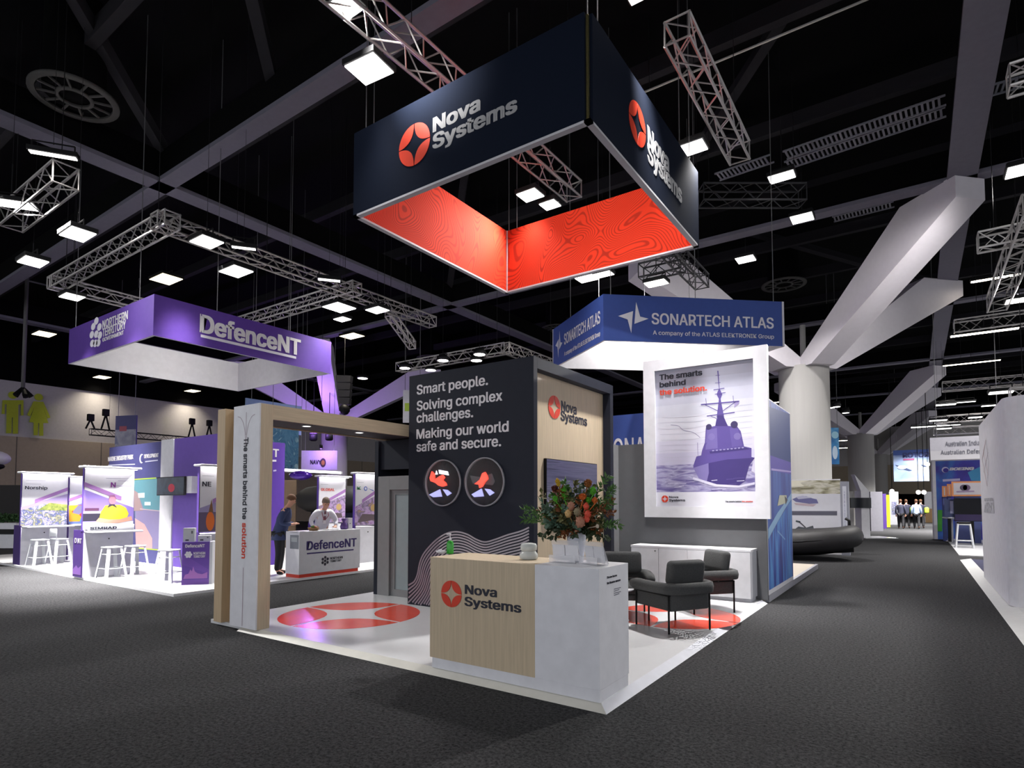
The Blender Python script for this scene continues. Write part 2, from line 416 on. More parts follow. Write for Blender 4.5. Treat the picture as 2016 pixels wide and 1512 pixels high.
column(-25.7, 17.75, 'white branching column lit purple behind the purple booth', .75, 6.4)
# ---- restroom pictograms on the left wall
LIME = mat('lime_wall_paint', rgb(172, 182, 44), .7)
wl = PL((-39.9, 0, 0), (0, 1, 0))
def wallfig(poly, head, lab):
    t = thing('wall_pictogram', lab, 'pictogram', U(head[0], head[1]+60, x=-39.9))
    mb = MB()
    for pts in poly: mb.prism([wl.p(*wl.P(*q), .0) for q in pts], wl.n*.03)
    mb.build('figure', LIME, t)
    u, v = wl.P(*head[:2]); u1, _ = wl.P(head[0]+head[2], head[1])
    mb = MB(); mb.prism([wl.p(u+(u1-u)*math.cos(a*PI/10), v+(u1-u)*math.sin(a*PI/10)) for a in range(20)], wl.n*.03); mb.build('head', LIME, t)
wallfig([[(5, 788), (46, 788), (46, 818), (41, 818), (41, 796), (36, 797), (35, 854), (25, 854), (25, 822), (23, 822), (22, 853), (12, 853), (13, 796), (9, 796), (9, 815), (3, 815)]], (25, 778, 9), 'lime green standing man pictogram painted high on the wall')
wallfig([[(66, 790), (85, 791), (99, 822), (93, 824), (85, 803), (95, 833), (85, 833), (85, 858), (77, 858), (77, 833), (75, 833), (74, 857), (66, 857), (66, 832), (57, 831), (67, 802), (59, 820), (53, 817)]], (76, 782, 8.5), 'lime green skirted woman pictogram painted high on the wall')
# ---- round air diffusers and slatted grilles
DIFF = mat('grey_diffuser', rgb(74, 73, 72), .7, spec=.2)
def diffuser(px, py, z, r, lab):
    c = U(px, py, z=z); t = thing('ceiling_diffuser', lab, 'air vent', c)
    MB().lathe([(r*.84, 0), (r, 0), (r, .05), (r*.84, .05)], c, 36).build('outer_ring', DIFF, t)
    MB().lathe([(r*.34, 0), (r*.42, 0), (r*.42, .05), (r*.34, .05)], c, 30).build('inner_ring', DIFF, t)
    mb = MB()
    for k in range(12):
        a = k*PI/6; mb.tube(c+Vector((math.cos(a)*r*.38, math.sin(a)*r*.38, .03)), c+Vector((math.cos(a)*r*.82, math.sin(a)*r*.82, .03)), .025, 4)
    mb.build('spokes', DIFF, t)
    MB().lathe([(r*.7, .06), (r*.7, 2)], c, 24).build('duct', CEILM, t)
diffuser(147, 195, 10.0, .78, 'large round air diffuser with spokes at the upper left')
diffuser(1543, 562, 10.5, .85, 'round air diffuser above the right end of the blue sign')
diffuser(1095, 648, 10.5, .75, 'round air diffuser left of the blue sign')
diffuser(850, 707, 10.5, .95, 'faint round air diffuser above the dark tower')
diffuser(1675, 772, 10.5, 1.0, 'small round air diffuser beside the white column arms')
SLAT = mat('grey_slat', rgb(122, 122, 132), .6)
def grille(a, b, z, lab):
    A, B = U(*a, z=z), U(*b, z=z); t = thing('ceiling_grille', lab, 'grille', (A+B)/2)
    d = (B-A); L = d.length; d.normalize(); q = Vector((-d.y, d.x, 0)); n = int(L/.1)
    MB().tube(A+q*.2, B+q*.2, .025, 4).build('rail', SLAT, t); MB().tube(A-q*.2, B-q*.2, .025, 4).build('rail', SLAT, t)
    mb = MB()
    for k in range(n):
        p = A+d*(k*.1+.05); mb.prism([p-q*.2-d*.022, p-q*.2+d*.022, p+q*.2+d*.022, p+q*.2-d*.022], Vector((0, 0, .03)))
    mb.build('slats', SLAT, t)
grille((1545, 306), (1862, 197), 10.4, 'upper slatted ceiling grille right of the hanging truss')
grille((1548, 326), (1862, 220), 10.4, 'lower slatted ceiling grille right of the hanging truss')
grille((1412, 349), (1520, 312), 10.4, 'short slatted ceiling grille lit faintly purple')
grille((1640, 432), (1760, 402), 10.8, 'slatted ceiling grille behind the white column arm')
grille((1945, 180), (2016, 160), 10.4, 'slatted ceiling grille beyond the wide grey beam')
# ================================================================ TRUSSES
def truss(p0, p1, lab, w=.3, m=None, r=.024, group=None, cable=(.08, .92)):
    p0, p1 = Vector(p0), Vector(p1); m = m or ALU; t = thing('lighting_truss', lab, 'truss', (p0+p1)/2, group=group)
    d = p1-p0; L = d.length; d.normalize(); up = Vector((0, 0, 1)); q = d.cross(up).normalized(); h = w/2
    off = [q*h+up*h, -q*h+up*h, -q*h-up*h, q*h-up*h]
    for o in off: MB().tube(p0+o, p1+o, r, 6).build('chord', m, t)
    mb = MB(); n = max(2, round(L/(w*1.05)))
    for k in range(n):
        a, b = p0+d*(L*k/n), p0+d*(L*(k+1)/n)
        for i in range(4):
            o0, o1 = (off[i], off[(i+1) % 4]) if k % 2 else (off[(i+1) % 4], off[i])
            mb.tube(a+o0, b+o1, r*.5, 5)
    for e in (p0, p1):
        for i in range(4): mb.tube(e+off[i], e+off[(i+1) % 4], r*.6, 5)
    mb.build('lattice', m, t)
    for c in cable:
        q = p0.lerp(p1, c); MB().tube((q.x, q.y, q.z+h), (q.x, q.y, 12), .007, 5).build('hanging_wire', BLACK, t)
    return t
truss((-3.75, -1.6, 8.1), (-3.62, 6.2, 8.1), 'silver box truss running over the dark hanging sign', .34, cable=(.4, .97))
truss((-.46, 3.3, 8.1), (-.46, 6.75, 8.1), 'silver box truss hung right of the dark hanging sign', .34, cable=(.03, .9))
ZT = 7.1
a = U(325, 440, z=ZT); b = U(100, 555, z=ZT); c = U(830, 640, z=ZT); e = U(640, 577, z=ZT)
x1, y1, x0 = a.x, a.y, b.x
truss((x0, y1, ZT), (x1+.3, y1, ZT), 'silver truss along the near left of the purple sign rig', .28, cable=(.1, .9))
truss((x1, y1-.2, ZT), (x1, c.y, ZT), 'long silver truss over the front of the purple sign', .28, cable=(.3, .75))
truss((x0, y1-.15, ZT), (x0, c.y-1.5, ZT), 'silver truss along the far left of the purple sign rig', .28)
ye = U(690, 570, z=ZT).y
truss((x0, ye, ZT), (x1+.4, ye, ZT), 'silver cross truss behind the purple sign', .28)
p = U(765, 615, z=ZT); q_ = U(812, 680, z=ZT-.6)
truss(p, q_, 'short silver truss slanting down beside the purple rig', .22)
# truss behind the tower
a = U(785, 724, z=6.6); b = U(1010, 690, z=6.6); c = U(1050, 700, z=6.6)
truss(a, (b.x, a.y, 6.6), 'silver truss with round lamps behind the dark tower', .3); truss((b.x, a.y-.1, 6.6), (b.x, a.y+3, 6.6), 'silver truss turning back behind the dark tower', .3)
# black truss near the Y column
a = U(1262, 537, z=7.4); b = U(1372, 545, z=7.4)
truss(a, (b.x, a.y, 7.4), 'black truss over the blue sign pointing left', .34, DARKALU); truss((b.x, a.y-2.4, 7.4), (b.x, a.y+1.5, 7.4), 'black truss over the blue sign running back', .34, DARKALU)
truss(U(1380, 385, z=9), U(1580, 385, z=9), 'black truss high in front of the white column arm', .4, DARKALU)
# right hand trusses
a = U(1925, 478, z=7.2); b = U(2030, 440, z=7.2)
truss(a, (a.x+3.4, a.y, 7.2), 'silver truss at the right edge crossing a second one', .34)
a = U(1962, 598, z=7.0); b = U(2030, 440, z=7.0)
truss((a.x, a.y, 7.0), (a.x, a.y-6.5, 7.0), 'silver truss running toward the camera at the right edge', .4)
a = U(1985, 160, z=8.2)
truss((a.x, a.y, 8.2), (a.x+3, a.y, 8.2), 'silver truss at the upper right corner', .34)
a = U(1878, 645, z=7.0); truss((a.x, a.y, 7.0), (a.x+7, a.y, 7.0), 'silver truss with a strip lamp right of the beam', .38)
a = U(1855, 762, z=7.0); truss((a.x, a.y, 7.0), (a.x+9, a.y, 7.0), 'silver truss crossing far down the aisle', .42)
a = U(1840, 827, z=5.9); truss((a.x, a.y, 5.9), (a.x+6, a.y, 5.9), 'upper silver truss above the white box sign', .34)
a = U(1838, 850, z=5.3); truss((a.x, a.y, 5.3), (a.x+6, a.y, 5.3), 'lower silver truss above the white box sign', .34)
a = U(1988, 778, z=4.2); truss((a.x, a.y, 4.2), (a.x+3, a.y, 4.2), 'silver truss behind the curved white stand', .3)
# far left small truss with moving heads
a = U(178, 850, z=5.6); b = U(425, 862, z=5.6)
truss((a.x, a.y, 5.6), (a.x, a.y+11.5, 5.6), 'distant dark truss in front of the left wall', .35, DARKALU)
for px, py, lab in ((178, 836, 'first of four dark moving head lamps on the distant truss'), (208, 826, 'second dark moving head lamp on the distant truss'), (378, 842, 'third dark moving head lamp near the purple wall'), (412, 845, 'dark moving head lamp beside the oak column')):
    c = U(px, py, x=a.x); t = thing('moving_head_lamp', lab, 'lamp', c, group='moving heads on the distant truss')
    MB().box(c.x-.12, c.x+.12, c.y-.16, c.y+.16, c.z+.2, c.z+.6).build('head', BLACK, t, bevel=.04)
    mb = MB()
    for s in (-1, 1): mb.tube((c.x, c.y, c.z+.3), (c.x, c.y+s*.22, 5.76), .05, 6)
    mb.build('stand', BLACK, t)
# ================================================================ LAMPS
def lamp(px, py, z, lab, w=.5, l=.38, rot=0, lens=None, rod=1.0, round_=False, group=None, tilt=0, kind='floodlight', power=1.0, aim=None, spread=110, col=(1, .97, .94)):
    c = U(px, py, z=z); t = thing(kind, lab, 'lamp', c, rot, group, world=False); t.rotation_euler = (tilt, 0, rot)
    if round_:
        MB().lathe([(w/2, .0), (w/2+.03, .02), (w/2+.03, .1), (w*.3, .2)], seg=20).build('housing', BLACK, t)
        MB().lathe([(w/2, -.006), (w/2, .006)], seg=20).build('lens', lens or LENS, t)
    else:
        MB().box(-w/2-.03, w/2+.03, -l/2-.03, l/2+.03, .012, .1).build('housing', BLACK, t, bevel=.01)
        MB().box(-w/2, w/2, -l/2, l/2, -.006, .01).build('lens', lens or LENS, t)
    mb = MB()
    for s in (-1, 1): mb.tube((s*w*.46, 0, .06), (s*w*.46, 0, .22), .014, 5)
    mb.tube((-w*.46, 0, .22), (w*.46, 0, .22), .014, 5)
    mb.tube((0, 0, .2), (0, 0, .22+rod), .011, 5); mb.tube((0, 0, .2), (0, 0, 11.99-z), .004, 4)
    mb.build('bracket', BLACK, t)
    if power:
        ld = bpy.data.lights.new('lamp_beam', 'AREA'); ld.shape = 'DISK' if round_ else 'RECTANGLE'; ld.size = w*.9
        if not round_: ld.size_y = l*.9
        ld.energy = BEAM*power; ld.color = col; ld.spread = math.radians(spread)
        lo = bpy.data.objects.new('lamp_beam', ld); COL.objects.link(lo); lo.parent = t; lo.location = (0, 0, -.012)
        if aim is not None:
            d = Matrix.Rotation(-rot, 3, 'Z') @ (Vector(aim)-c); lo.rotation_euler = d.to_track_quat('-Z', 'Y').to_euler(); lo.location = d.normalized()*.03+Vector((0, 0, -.01)) if abs(d.normalized().z) > .3 else (0, 0, -.03)
    return t
lamp(683, 12, 8.0, 'bright lamp clamped to the truss at the top edge', .34, .3, power=.7, aim=(-2.0, 5.5, 6.3), spread=70)
lamp(727, 137, 7.75, 'large bright floodlight left of the dark hanging sign', .52, .42, .1, power=.14, aim=(-4.3, .2, 0), spread=75)
lamp(1262, -22, 8.3, 'lamp at the top edge above the right face of the dark sign', .4, .34, power=.55, aim=(-1.1, 5.8, 1.0), spread=38)
lamp(1044, 385, 7.75, 'left one of two floodlights seen through the sign opening', .42, .36, power=1.2, aim=(-4.4, 2.8, 4.5), spread=120)
lamp(1083, 404, 7.75, 'right one of two floodlights seen through the sign opening', .34, .3, power=.8, aim=(-1.5, 3.2, 0), spread=140)
lamp(1367, 291, 7.75, 'bright floodlight right of the dark hanging sign', .36, .34, power=2.4, aim=(-1.2, 4.6, 1.0), spread=80)
lamp(1539, 349, 9.0, 'floodlight above the white column arm', .52, .34, power=.4)
lamp(1579, 430, 9.0, 'floodlight just left of the white column arm', .5, .46, power=.4)
lamp(1468, 511, 9.0, 'small floodlight above the middle of the blue sign', .5, .46, power=2)
lamp(1155, 549, 7.6, 'left lamp under the back edge of the red lining', .5, .4, group='lamps under the red lining', lens=LENSB)
lamp(1187, 541, 7.6, 'right lamp under the back edge of the red lining', .5, .3, group='lamps under the red lining', lens=LENSB)
lamp(1292, 558, 7.0, 'lamp above the left end of the blue sign', .5, .34, lens=LENSB, power=2.2, aim=(-5.2, 11.8, 5.2), spread=160)
zl = 6.85
for px, py, w, l, lab, ln in ((153, 462, .62, .4, 'floodlight on an arm at the upper left of the purple rig', LENS), (65, 516, .55, .4, 'floodlight on an arm at the far left of the purple rig', LENS),
        (407, 477, .5, .42, 'floodlight on the truss right of the rig corner', LENS), (142, 585, .5, .4, 'floodlight under the left end of the purple rig', LENSB), (465, 535, .62, .45, 'floodlight hung under the middle of the long truss', LENS),
        (668, 606, .62, .6, 'very bright floodlight at the right of the purple rig', LENS), (674, 629, .4, .3, 'small lamp just below the very bright floodlight', LENSB), (743, 611, .5, .4, 'lamp on the truss end right of the bright floodlight', LENSB)):
    lamp(px, py, zl, lab, w, l, lens=ln, rod=.2, power={153: 2.4, 65: 2.4, 407: .1, 142: 2.4, 465: .5, 668: 2.6, 674: .4}.get(px, 1), aim={407: (-12.3, 1.6, .6), 465: (-14.4, 3.4, 4.6), 142: (-16, 1.6, 0), 65: (-13.8, .6, 0), 153: (-11.4, .6, 0), 668: (-12.4, 1.6, .5)}.get(px, (-10.2, 5.0, 0)), spread={407: 30, 668: 60, 153: 50, 65: 50, 142: 60}.get(px, 90))
lamp(648, 552, zl+.1, 'thin edge-on lamp above the long truss right end', .5, .1, .9, rod=0, lens=LENSB, power=0); lamp(480, 489, zl+.1, 'thin edge-on lamp on the long truss middle', .45, .08, .9, rod=0, lens=LENSB, power=0)
lamp(22, 402, 7.6, 'long bright floodlight at the left edge', .8, .32, .95, rod=.6, power=2.2, aim=(-5.6, -.9, 0), spread=95)
t = lamp(105, 306, 7.9, 'slim lamp on the truss end at the left edge', .7, .1, .95, rod=0, lens=LENSB, power=.1)
a = U(130, 345, z=7.7); truss((a.x-3, a.y, 7.7), (a.x, a.y, 7.7), 'silver truss end at the left edge', .4)
for px, py, lab in ((327, 550, 'warm ceiling lamp above the purple sign'), (87, 658, 'warm ceiling lamp left of the purple sign'), (201, 743, 'warm ceiling lamp below the purple sign left end'), (379, 770, 'warm ceiling lamp below the purple sign'),
                    (693, 662, 'warm ceiling lamp right of the purple sign')):
    lamp(px, py, 9.3, lab, .95, .65, lens=LENSW, rod=1, kind='ceiling_lamp', power=.55 if py > 700 else .9, col=(1, .9, .74))
lamp(714, 745, 8, 'small round lamp left of the dark tower', .5, .5, round_=True, rod=1, lens=LENSB)
for px, py, lab in ((797, 725, 'left round lamp on the truss behind the tower'), (848, 729, 'second round lamp on the truss behind the tower'), (872, 710, 'third round lamp on the truss behind the tower'), (938, 710, 'fourth round lamp on the truss behind the tower'), (944, 698, 'fifth round lamp on the truss behind the tower')):
    lamp(px, py, 6.35, lab, .36, .36, round_=True, rod=.1, group='round lamps behind the tower', kind='round_lamp')
WSTR = mat('warm_strip_lens', (1, .9, .7), .4, emit=20, ecol=(1, .9, .72), vary=0)
for px, py, z, w, lab in ((1960, 548, 9.2, 1.3, 'warm strip lamp beside the right edge trusses'), (1937, 655, 6.75, 1.6, 'warm strip lamp under the truss right of the beam'), (1912, 715, 9.0, 2.4, 'warm strip lamp over the right aisle'), (1497, 795, 9, 2.6, 'warm strip lamp left of the thick white column')):
    lamp(px, py, z, lab, w, .16, lens=WSTR, rod=.3, kind='strip_lamp', power=.3 if px < 1600 else 2)
for px, py, z, w, l, lab in ((1862, 797, 7, .9, .5, 'lamp at the left end of the far aisle truss'), (1885, 793, 7.2, 1.6, .2, 'thin far lamp right of its bright neighbour'), (1946, 799, 7, .6, .4, 'small far lamp above the curved white stand'), (1847, 828, 5.6, .7, .4, 'bright lamp at the left end of the box sign trusses'), (1858, 838, 5.4, 1.3, .2, 'thin strip lamp between the box sign trusses'),
        (1858, 844, 5.2, .6, .4, 'low lamp between the box sign trusses'), (1810, 841, 7, 1.0, .6, 'lamp in front of the distant column arms'), (1971, 773, 4.6, .5, .4, 'lamp over the curved white stand'), (1920, 822, 5.6, .5, .4, 'lamp above the white box sign'), (2005, 592, 6.8, .5, .4, 'lamp at the right edge below the trusses'), (2013, 335, 8.4, .5, .5, 'lamp at the right edge near the upper truss')):
    lamp(px, py, z, lab, w, l, lens=LENSB, rod=.2, power=.3 if px == 2013 else 1.5 if px > 2000 else 9 if px in (1810, 1862, 1885) else .3, aim=(1.4, 15, 7.6) if px == 2013 else (0, .4, .6) if px > 2000 else None, spread=48 if px > 2000 else 110)
for px, py, lab in ((1636, 803, 'left purple tinted spotlight beside the thick column'), (1647, 801, 'middle purple tinted spotlight beside the thick column'), (1665, 813, 'right purple tinted spotlight beside the thick column')):
    lamp(px, py, 5.4, lab, .26, .26, round_=True, rod=.3, lens=LENSB, kind='spotlight', power=.08)
for px, py, lab in ((1652, 868, 'strip lamp glimpsed between the two columns, upper'), (1662, 882, 'strip lamp glimpsed between the two columns, lower')):
    lamp(px, py, 6.4, lab, 2, .2, lens=WSTR, rod=.3, kind='strip_lamp')
# purple uplights at the left branching column
for px, py, lab in ((617, 861, 'purple stage spotlight left of the purple lit column'), (648, 860, 'purple stage spotlight right of its twin near the purple column')):
    c = at(px, py, 31); t = thing('stage_spotlight', lab, 'lamp', c)
    mb = MB(); mb.lathe([(.12, -.2), (.2, -.15), (.2, .2)], c, 14); mb.build('housing', BLACK, t)
    MB().lathe([(.18, .19), (.18, .21)], c, 14).build('lens', mat('purple_lens', (.4, .2, 1), emit=4, ecol=(.45, .2, 1), vary=0), t)
    MB().tube((c.x, c.y, c.z+.2), (c.x, c.y, 9.6), .02, 5).build('hanging_rod', BLACK, t)
    ld = bpy.data.lights.new('purple_beam', 'POINT'); ld.energy = 260; ld.color = (.45, .22, 1); ld.shadow_soft_size = .15; ld.specular_factor = 0
    lo = bpy.data.objects.new('purple_beam', ld); COL.objects.link(lo); lo.parent = t; lo.location = (.2, -1.0, .6)

# hanging pole with a lamp cluster (left) and a line-array loudspeaker
q = at(45, 768, 24); t = thing('lamp_cluster', 'grey hanging pole ending in a black lamp cluster over the pictograms', 'lamp', q)
MB().tube(q, (q.x, q.y, 12), .07, 8).build('pole', mat('pole_grey', rgb(92, 90, 92), .6), t)
mb = MB()
for k in range(5): a_ = k*1.257; mb.tube(q+Vector((0, 0, .1)), q+Vector((math.cos(a_)*.28, math.sin(a_)*.28, -.25)), .06, 6, 0, .1)
mb.build('lamp_heads', BLACK, t); MB().tube(q+Vector((-.1, -1.2, 4.6)), q+Vector((-.1, 1.2, 4.6)), .04, 6).build('cross_bar', MATS['pole_grey'], t)
q = at(678, 800, 27); t = thing('loudspeaker', 'hanging grey loudspeaker column beside the purple lit branching column', 'loudspeaker', q)
mb = MB()
for k in range(4): mb.prism([q+RT*(-.28-.03*k)+UP*(.1+.34*k), q+RT*(.2+.02*k)+UP*(.1+.34*k), q+RT*(.24+.02*k)+UP*(.4+.34*k), q+RT*(-.3-.03*k)+UP*(.42+.34*k)], FW*.4)
mb.build('cabinets', mat('speaker_grey', rgb(70, 68, 70), .7), t); MB().tube(q+UP*1.4, (q.x, q.y, 12), .015, 5).build('hanging_wire', BLACK, t)
MB().ball(q-UP*.15, .26, 8).build('bracket_cluster', BLACK, t)

q = U(1500, 85, z=10.0); t = tag(MB().tube((q.x-9, q.y, 10), (q.x+9, q.y, 10), .022, 6).build('ceiling_pipe', ALU), 'thin pale pipe crossing the black ceiling behind the right truss', 'pipe')
# ================================================================ RED AND NAVY BOOTH
FZ = .05
t = thing('booth_platform', 'glossy white raised booth floor with two red round floor marks', 'platform', (-3, 3, 0))
MB().box(-6.05, -.09, .09, 6.1, 0, FZ).build('deck', WHITEG, t)
RAMP = mat('ramp_edge', rgb(206, 204, 196), .4)
mb = MB()
mb.add([(-5.25, 0, 0), (0, 0, 0), (-.09, .09, FZ), (-5.25, .09, FZ), (-5.25, .09, 0)], [(0, 1, 2, 3), (0, 3, 4)])
mb.build('edge_ramp', RAMP, t)
mb = MB()
mb.add([(0, 0, 0), (0, 6.1, 0), (-.09, 6.1, FZ), (-.09, .09, FZ), (-.09, 6.1, 0)], [(0, 1, 2, 3), (1, 4, 2)])
mb.build('edge_ramp', mat('grey_ramp_edge', rgb(186, 188, 198), .4), t)
fl = PL((0, 0, FZ), (1, 0, 0), (0, 1, 0))
FRED = mat('red_floor_vinyl', rgb(226, 74, 50), .18)
emblem(fl, -4.72, 1.42, .96, FRED, t, w=.0015, thick=.001, name='floor_mark', gap=.022, p=.46)
emblem(fl, -.83, 3.98, .86, FRED, t, w=.0015, thick=.001, name='floor_mark', gap=.022, p=.46)
# ---- reception counter
CX0, CX1, CXS, CY0, CY1, CZ0, CZ1 = -1.9445, -.0935, -.713, .0717, .6646, .148, 1.13
t = thing('reception_counter', 'oak and white reception counter at the front corner of the booth', 'counter', (-1, .37, FZ))
MB().box(CX0, CXS, CY0, CY1, CZ0, CZ1).build('oak_body', OAK, t, bevel=.003)
MB().box(CXS, CX1, CY0, CY1, CZ0, CZ1).build('white_body', WHITE, t, bevel=.003)
MB().box(CX0+.03, CX1, CY0+.004, CY1-.02, FZ, CZ0).build('plinth', WHITE, t)
f = PL((0, CY0, 0), (1, 0, 0)); g = PL((CX1, 0, 0), (0, 1, 0))
u, v = f.P(889, 1169); r = (f.P(889, 1143.5)[1]-f.P(889, 1194.5)[1])/2
emblem(f, u, v, r, RED, t)
textpx(f, 'Nova', (916.4, 1168.6), 977.5, 1151.4, LETN, t, bold=.03)
textpx(f, 'Systems', (915.8, 1191.9), 1025.3, 1174.8, LETN, t, bold=.03)
textpx(g, 'Scan here', (1195, 1139), 1214, 1135, LETN, t, bold=.03)
textpx(g, 'to learn more', (1195, 1150.5), 1221, 1146, LETN, t, bold=.03)
pr = Print(g)
for k in range(4): pr.bar((1208.5, 1160+k*4), (1222-(k % 2)*3, 1156.5+k*4), .008, (120, 120, 132), 0, px=True)
pr.build('small_print', t)
# ---- things on the counter
c = U(886, 1097, z=CZ1); c.y = .45; c.x = U(886, 1090, y=.45).x
GEL = mat('green_gel', rgb(70, 190, 70), .15, trans=.3, vary=0)
CLR = mat('clear_plastic', (.9, .9, .94), .15, alpha=.3, vary=0)
t = thing('sanitizer_bottle', 'pump bottle of green hand gel on the oak counter end', 'bottle', (c.x, c.y, CZ1))
MB().lathe([(.036, 0), (.038, .01), (.038, .11), (.03, .13), (.014, .14)], (c.x, c.y, CZ1), 16).build('bottle', GEL, t)
mb = MB(); mb.lathe([(.015, .14), (.015, .16), (.005, .165), (.005, .2), (.012, .205), (.012, .215)], (c.x, c.y, CZ1), 12); mb.tube((c.x, c.y, CZ1+.208), (c.x-.04, c.y-.01, CZ1+.205), .006, 6)
mb.build('pump', WHITEM, t)
c = U(868, 1097, z=CZ1); c = Vector((U(868, 1096, y=.4).x, .4, CZ1))
t = thing('mint_dish', 'small white dish of sweets left of the green gel bottle', 'dish', c)
MB().lathe([(.02, 0), (.05, .015), (.055, .03), (.048, .03), (.018, .01)], c, 16).build('dish', WHITEM, t)
mb = MB()
for k in range(7): mb.ball(c+Vector((R.uniform(-.03, .03), R.uniform(-.03, .03), .03+R.random()*.012)), .013, 6, sc=(1, .8, .6))
mb.build('sweets', WHITEM, t)
c = Vector((U(1041, 1106, y=.42).x, .42, CZ1))
MILK = mat('milky_glass', rgb(218, 222, 220), .2, trans=.25, ior=1.3)
t = thing('glass_jar', 'squat milky lidded jar where oak meets white counter', 'jar', c)
MB().lathe([(.06, 0), (.085, .01), (.088, .05), (.07, .075), (.066, .08)], c, 24).build('jar', MILK, t)
MB().lathe([(.066, .08), (.078, .09), (.08, .13), (.07, .15), (.03, .158), (.0001, .16)], c, 24).build('lid', MILK, t)
def holder(px, y, lab, rz):
    c = Vector((U(px, 1100, y=y).x, y, CZ1)); t = thing('leaflet_holder', lab, 'leaflet holder', c, rz, world=False, group='leaflet holders on the counter')
    mb = MB(); mb.box(-.13, .13, -.06, .06, 0, .01)
    mb.prism([(-.13, .05, .01), (-.13, .07, .01), (-.13, .0, .2), (-.13, -.02, .2)][::-1], (.26, 0, 0))
    mb.build('stand', CLR, t)
    for k in range(2):
        p = MB(); x = -.125+k*.13
        p.prism([(x, .035-.0, .02), (x+.12, .035, .02), (x+.12, -.03+.045, .16), (x, -.03+.045, .16)], (0, -.02, 0))
        p.build('leaflets', WHITEM, t)
        q = MB(); q.prism([(x+.01, .0142-.0, .02+.09), (x+.1, .0142, .02+.09), (x+.1, .006, .13), (x+.01, .006, .13)], (0, -.003, 0)); q.build('leaflet_print', LETN, t)
    MB().box(-.13, .13, -.062, -.058, .01, .07).build('front_lip', CLR, t)
holder(1112, .36, 'clear leaflet holder left of the white vase', .05)
holder(1168, .36, 'clear leaflet holder right of the white vase', -.45)
# ---- vase and flowers
vc = Vector((U(1135, 1090, y=.46).x, .46, CZ1))
t = thing('flower_vase', 'tapered white vase on the counter holding native flowers', 'vase', vc)
MB().lathe([(.062, 0), (.066, .01), (.09, .25), (.094, .27), (.086, .27), (.06, .03)], vc, 28).build('vase', mat('vase_glaze', rgb(226, 228, 238), .35), t)
t = thing('flower_bouquet', 'wild bouquet of banksias, red buds and green fronds in the white vase', 'flowers', vc+Vector((0, 0, .2)))
O = vc+Vector((0, 0, .24))
fp = PL((0, .42, 0), (1, 0, 0))
def fpt(px, py, dy=0): return U(px, py, y=.42+dy)
FERN = mat('fern_green', rgb(74, 112, 52), .6, vary=.25, scale=20); EUC = mat('eucalyptus_green', rgb(86, 112, 94), .6, vary=.25, scale=20)
DARKL = mat('dark_leaf', rgb(48, 62, 36), .5, vary=.3, scale=20); BRN = mat('russet_leaf', rgb(124, 72, 36), .6, vary=.3, scale=20); LIMEF = mat('lime_flower', rgb(92, 170, 48), .6, vary=.2, scale=30)
OLIVE = mat('olive_leaf', rgb(106, 104, 62), .6, vary=.3, scale=20)
def leaf(mb, p, d, L, w, up=None):
    d = d.normalized(); s = d.cross(up or Vector((R.uniform(-1, 1), R.uniform(-1, 1), R.uniform(-.2, 1)))).normalized(); n = s.cross(d)
    a, b = p+d*L*.5+n*L*.06, p+d*L-n*L*.05
    mb.add([p, a+s*w, b, a-s*w, a+n*w*.25], [(0, 1, 4), (1, 2, 4), (2, 3, 4), (3, 0, 4)])
def spray(tip, mid, mt, nl, L, w, name='foliage', spread=.9, droop=0):
    mb = MB(); pts = []
    for i in range(9):
        s = i/8; p = O*(1-s)**2+Vector(mid)*2*s*(1-s)+Vector(tip)*s*s; pts.append(p)
    mb.path(pts, [.004-.003*i/8 for i in range(9)], 5)
    for k in range(nl):
        s = .22+.78*k/nl; i = min(7, int(s*8)); p = pts[i].lerp(pts[i+1], s*8-i); d = (pts[i+1]-pts[i]).normalized()
        side = Vector((R.uniform(-1, 1), R.uniform(-1, 1), R.uniform(-1, 1))); side = (side-d*side.dot(d)).normalized()
        leaf(mb, p, d*.55+side*spread+Vector((0, 0, -droop)), L*R.uniform(.7, 1.2), w*R.uniform(.7, 1.2))
    return mb.build(name, mt, t)
C0 = fpt(1125, 1010)
def sp(px, py, mt, nl, L, w, dy=0, bend=(0, 0, .08), **k):
    nl = int(nl*2.1); L *= 1.25; w *= 1.45
    tip = fpt(px, py, dy); mid = O.lerp(tip, .55)+Vector(bend); return spray(tip, mid, mt, nl, L, w, **k)
for px, py, dy in ((1033, 1022, -.05), (1032, 1003, 0), (1212, 960, .1), (1220, 1034, 0), (1205, 990, -.05), (1198, 938, .12)): sp(px, py, FERN, 46, .055, .006, dy, spread=.8)
for px, py, dy in ((1075, 1030, -.15), (1112, 1000, -.15), (1122, 968, .05), (1148, 950, .1), (1070, 1000, -.05), (1138, 1035, -.2)): sp(px, py, EUC, 22, .05, .016, dy)
for px, py, dy in ((1066, 1055, -.08), (1088, 1060, -.12), (1078, 1038, -.1), (1180, 1055, -.05), (1165, 1058, -.1), (1196, 1062, 0), (1128, 1055, -.15)): sp(px, py, DARKL, 20, .05, .013, dy, bend=(0, 0, .14), droop=.3)
for px, py, dy in ((1062, 1005, 0), (1205, 985, 0), (1210, 1010, .05), (1092, 965, .05), (1130, 1050, -.14), (1180, 1048, -.05), (1106, 1060, -.1), (1190, 1000, -.1)): sp(px, py, BRN, 22, .042, .009, dy, bend=(0, 0, .1))
for px, py, dy in ((1130, 948, .1), (1165, 955, .1), (1090, 985, 0), (1178, 990, .08), (1150, 1015, -.1), (1105, 1020, -.12), (1185, 1030, -.02)): sp(px, py, OLIVE, 26, .05, .011, dy)
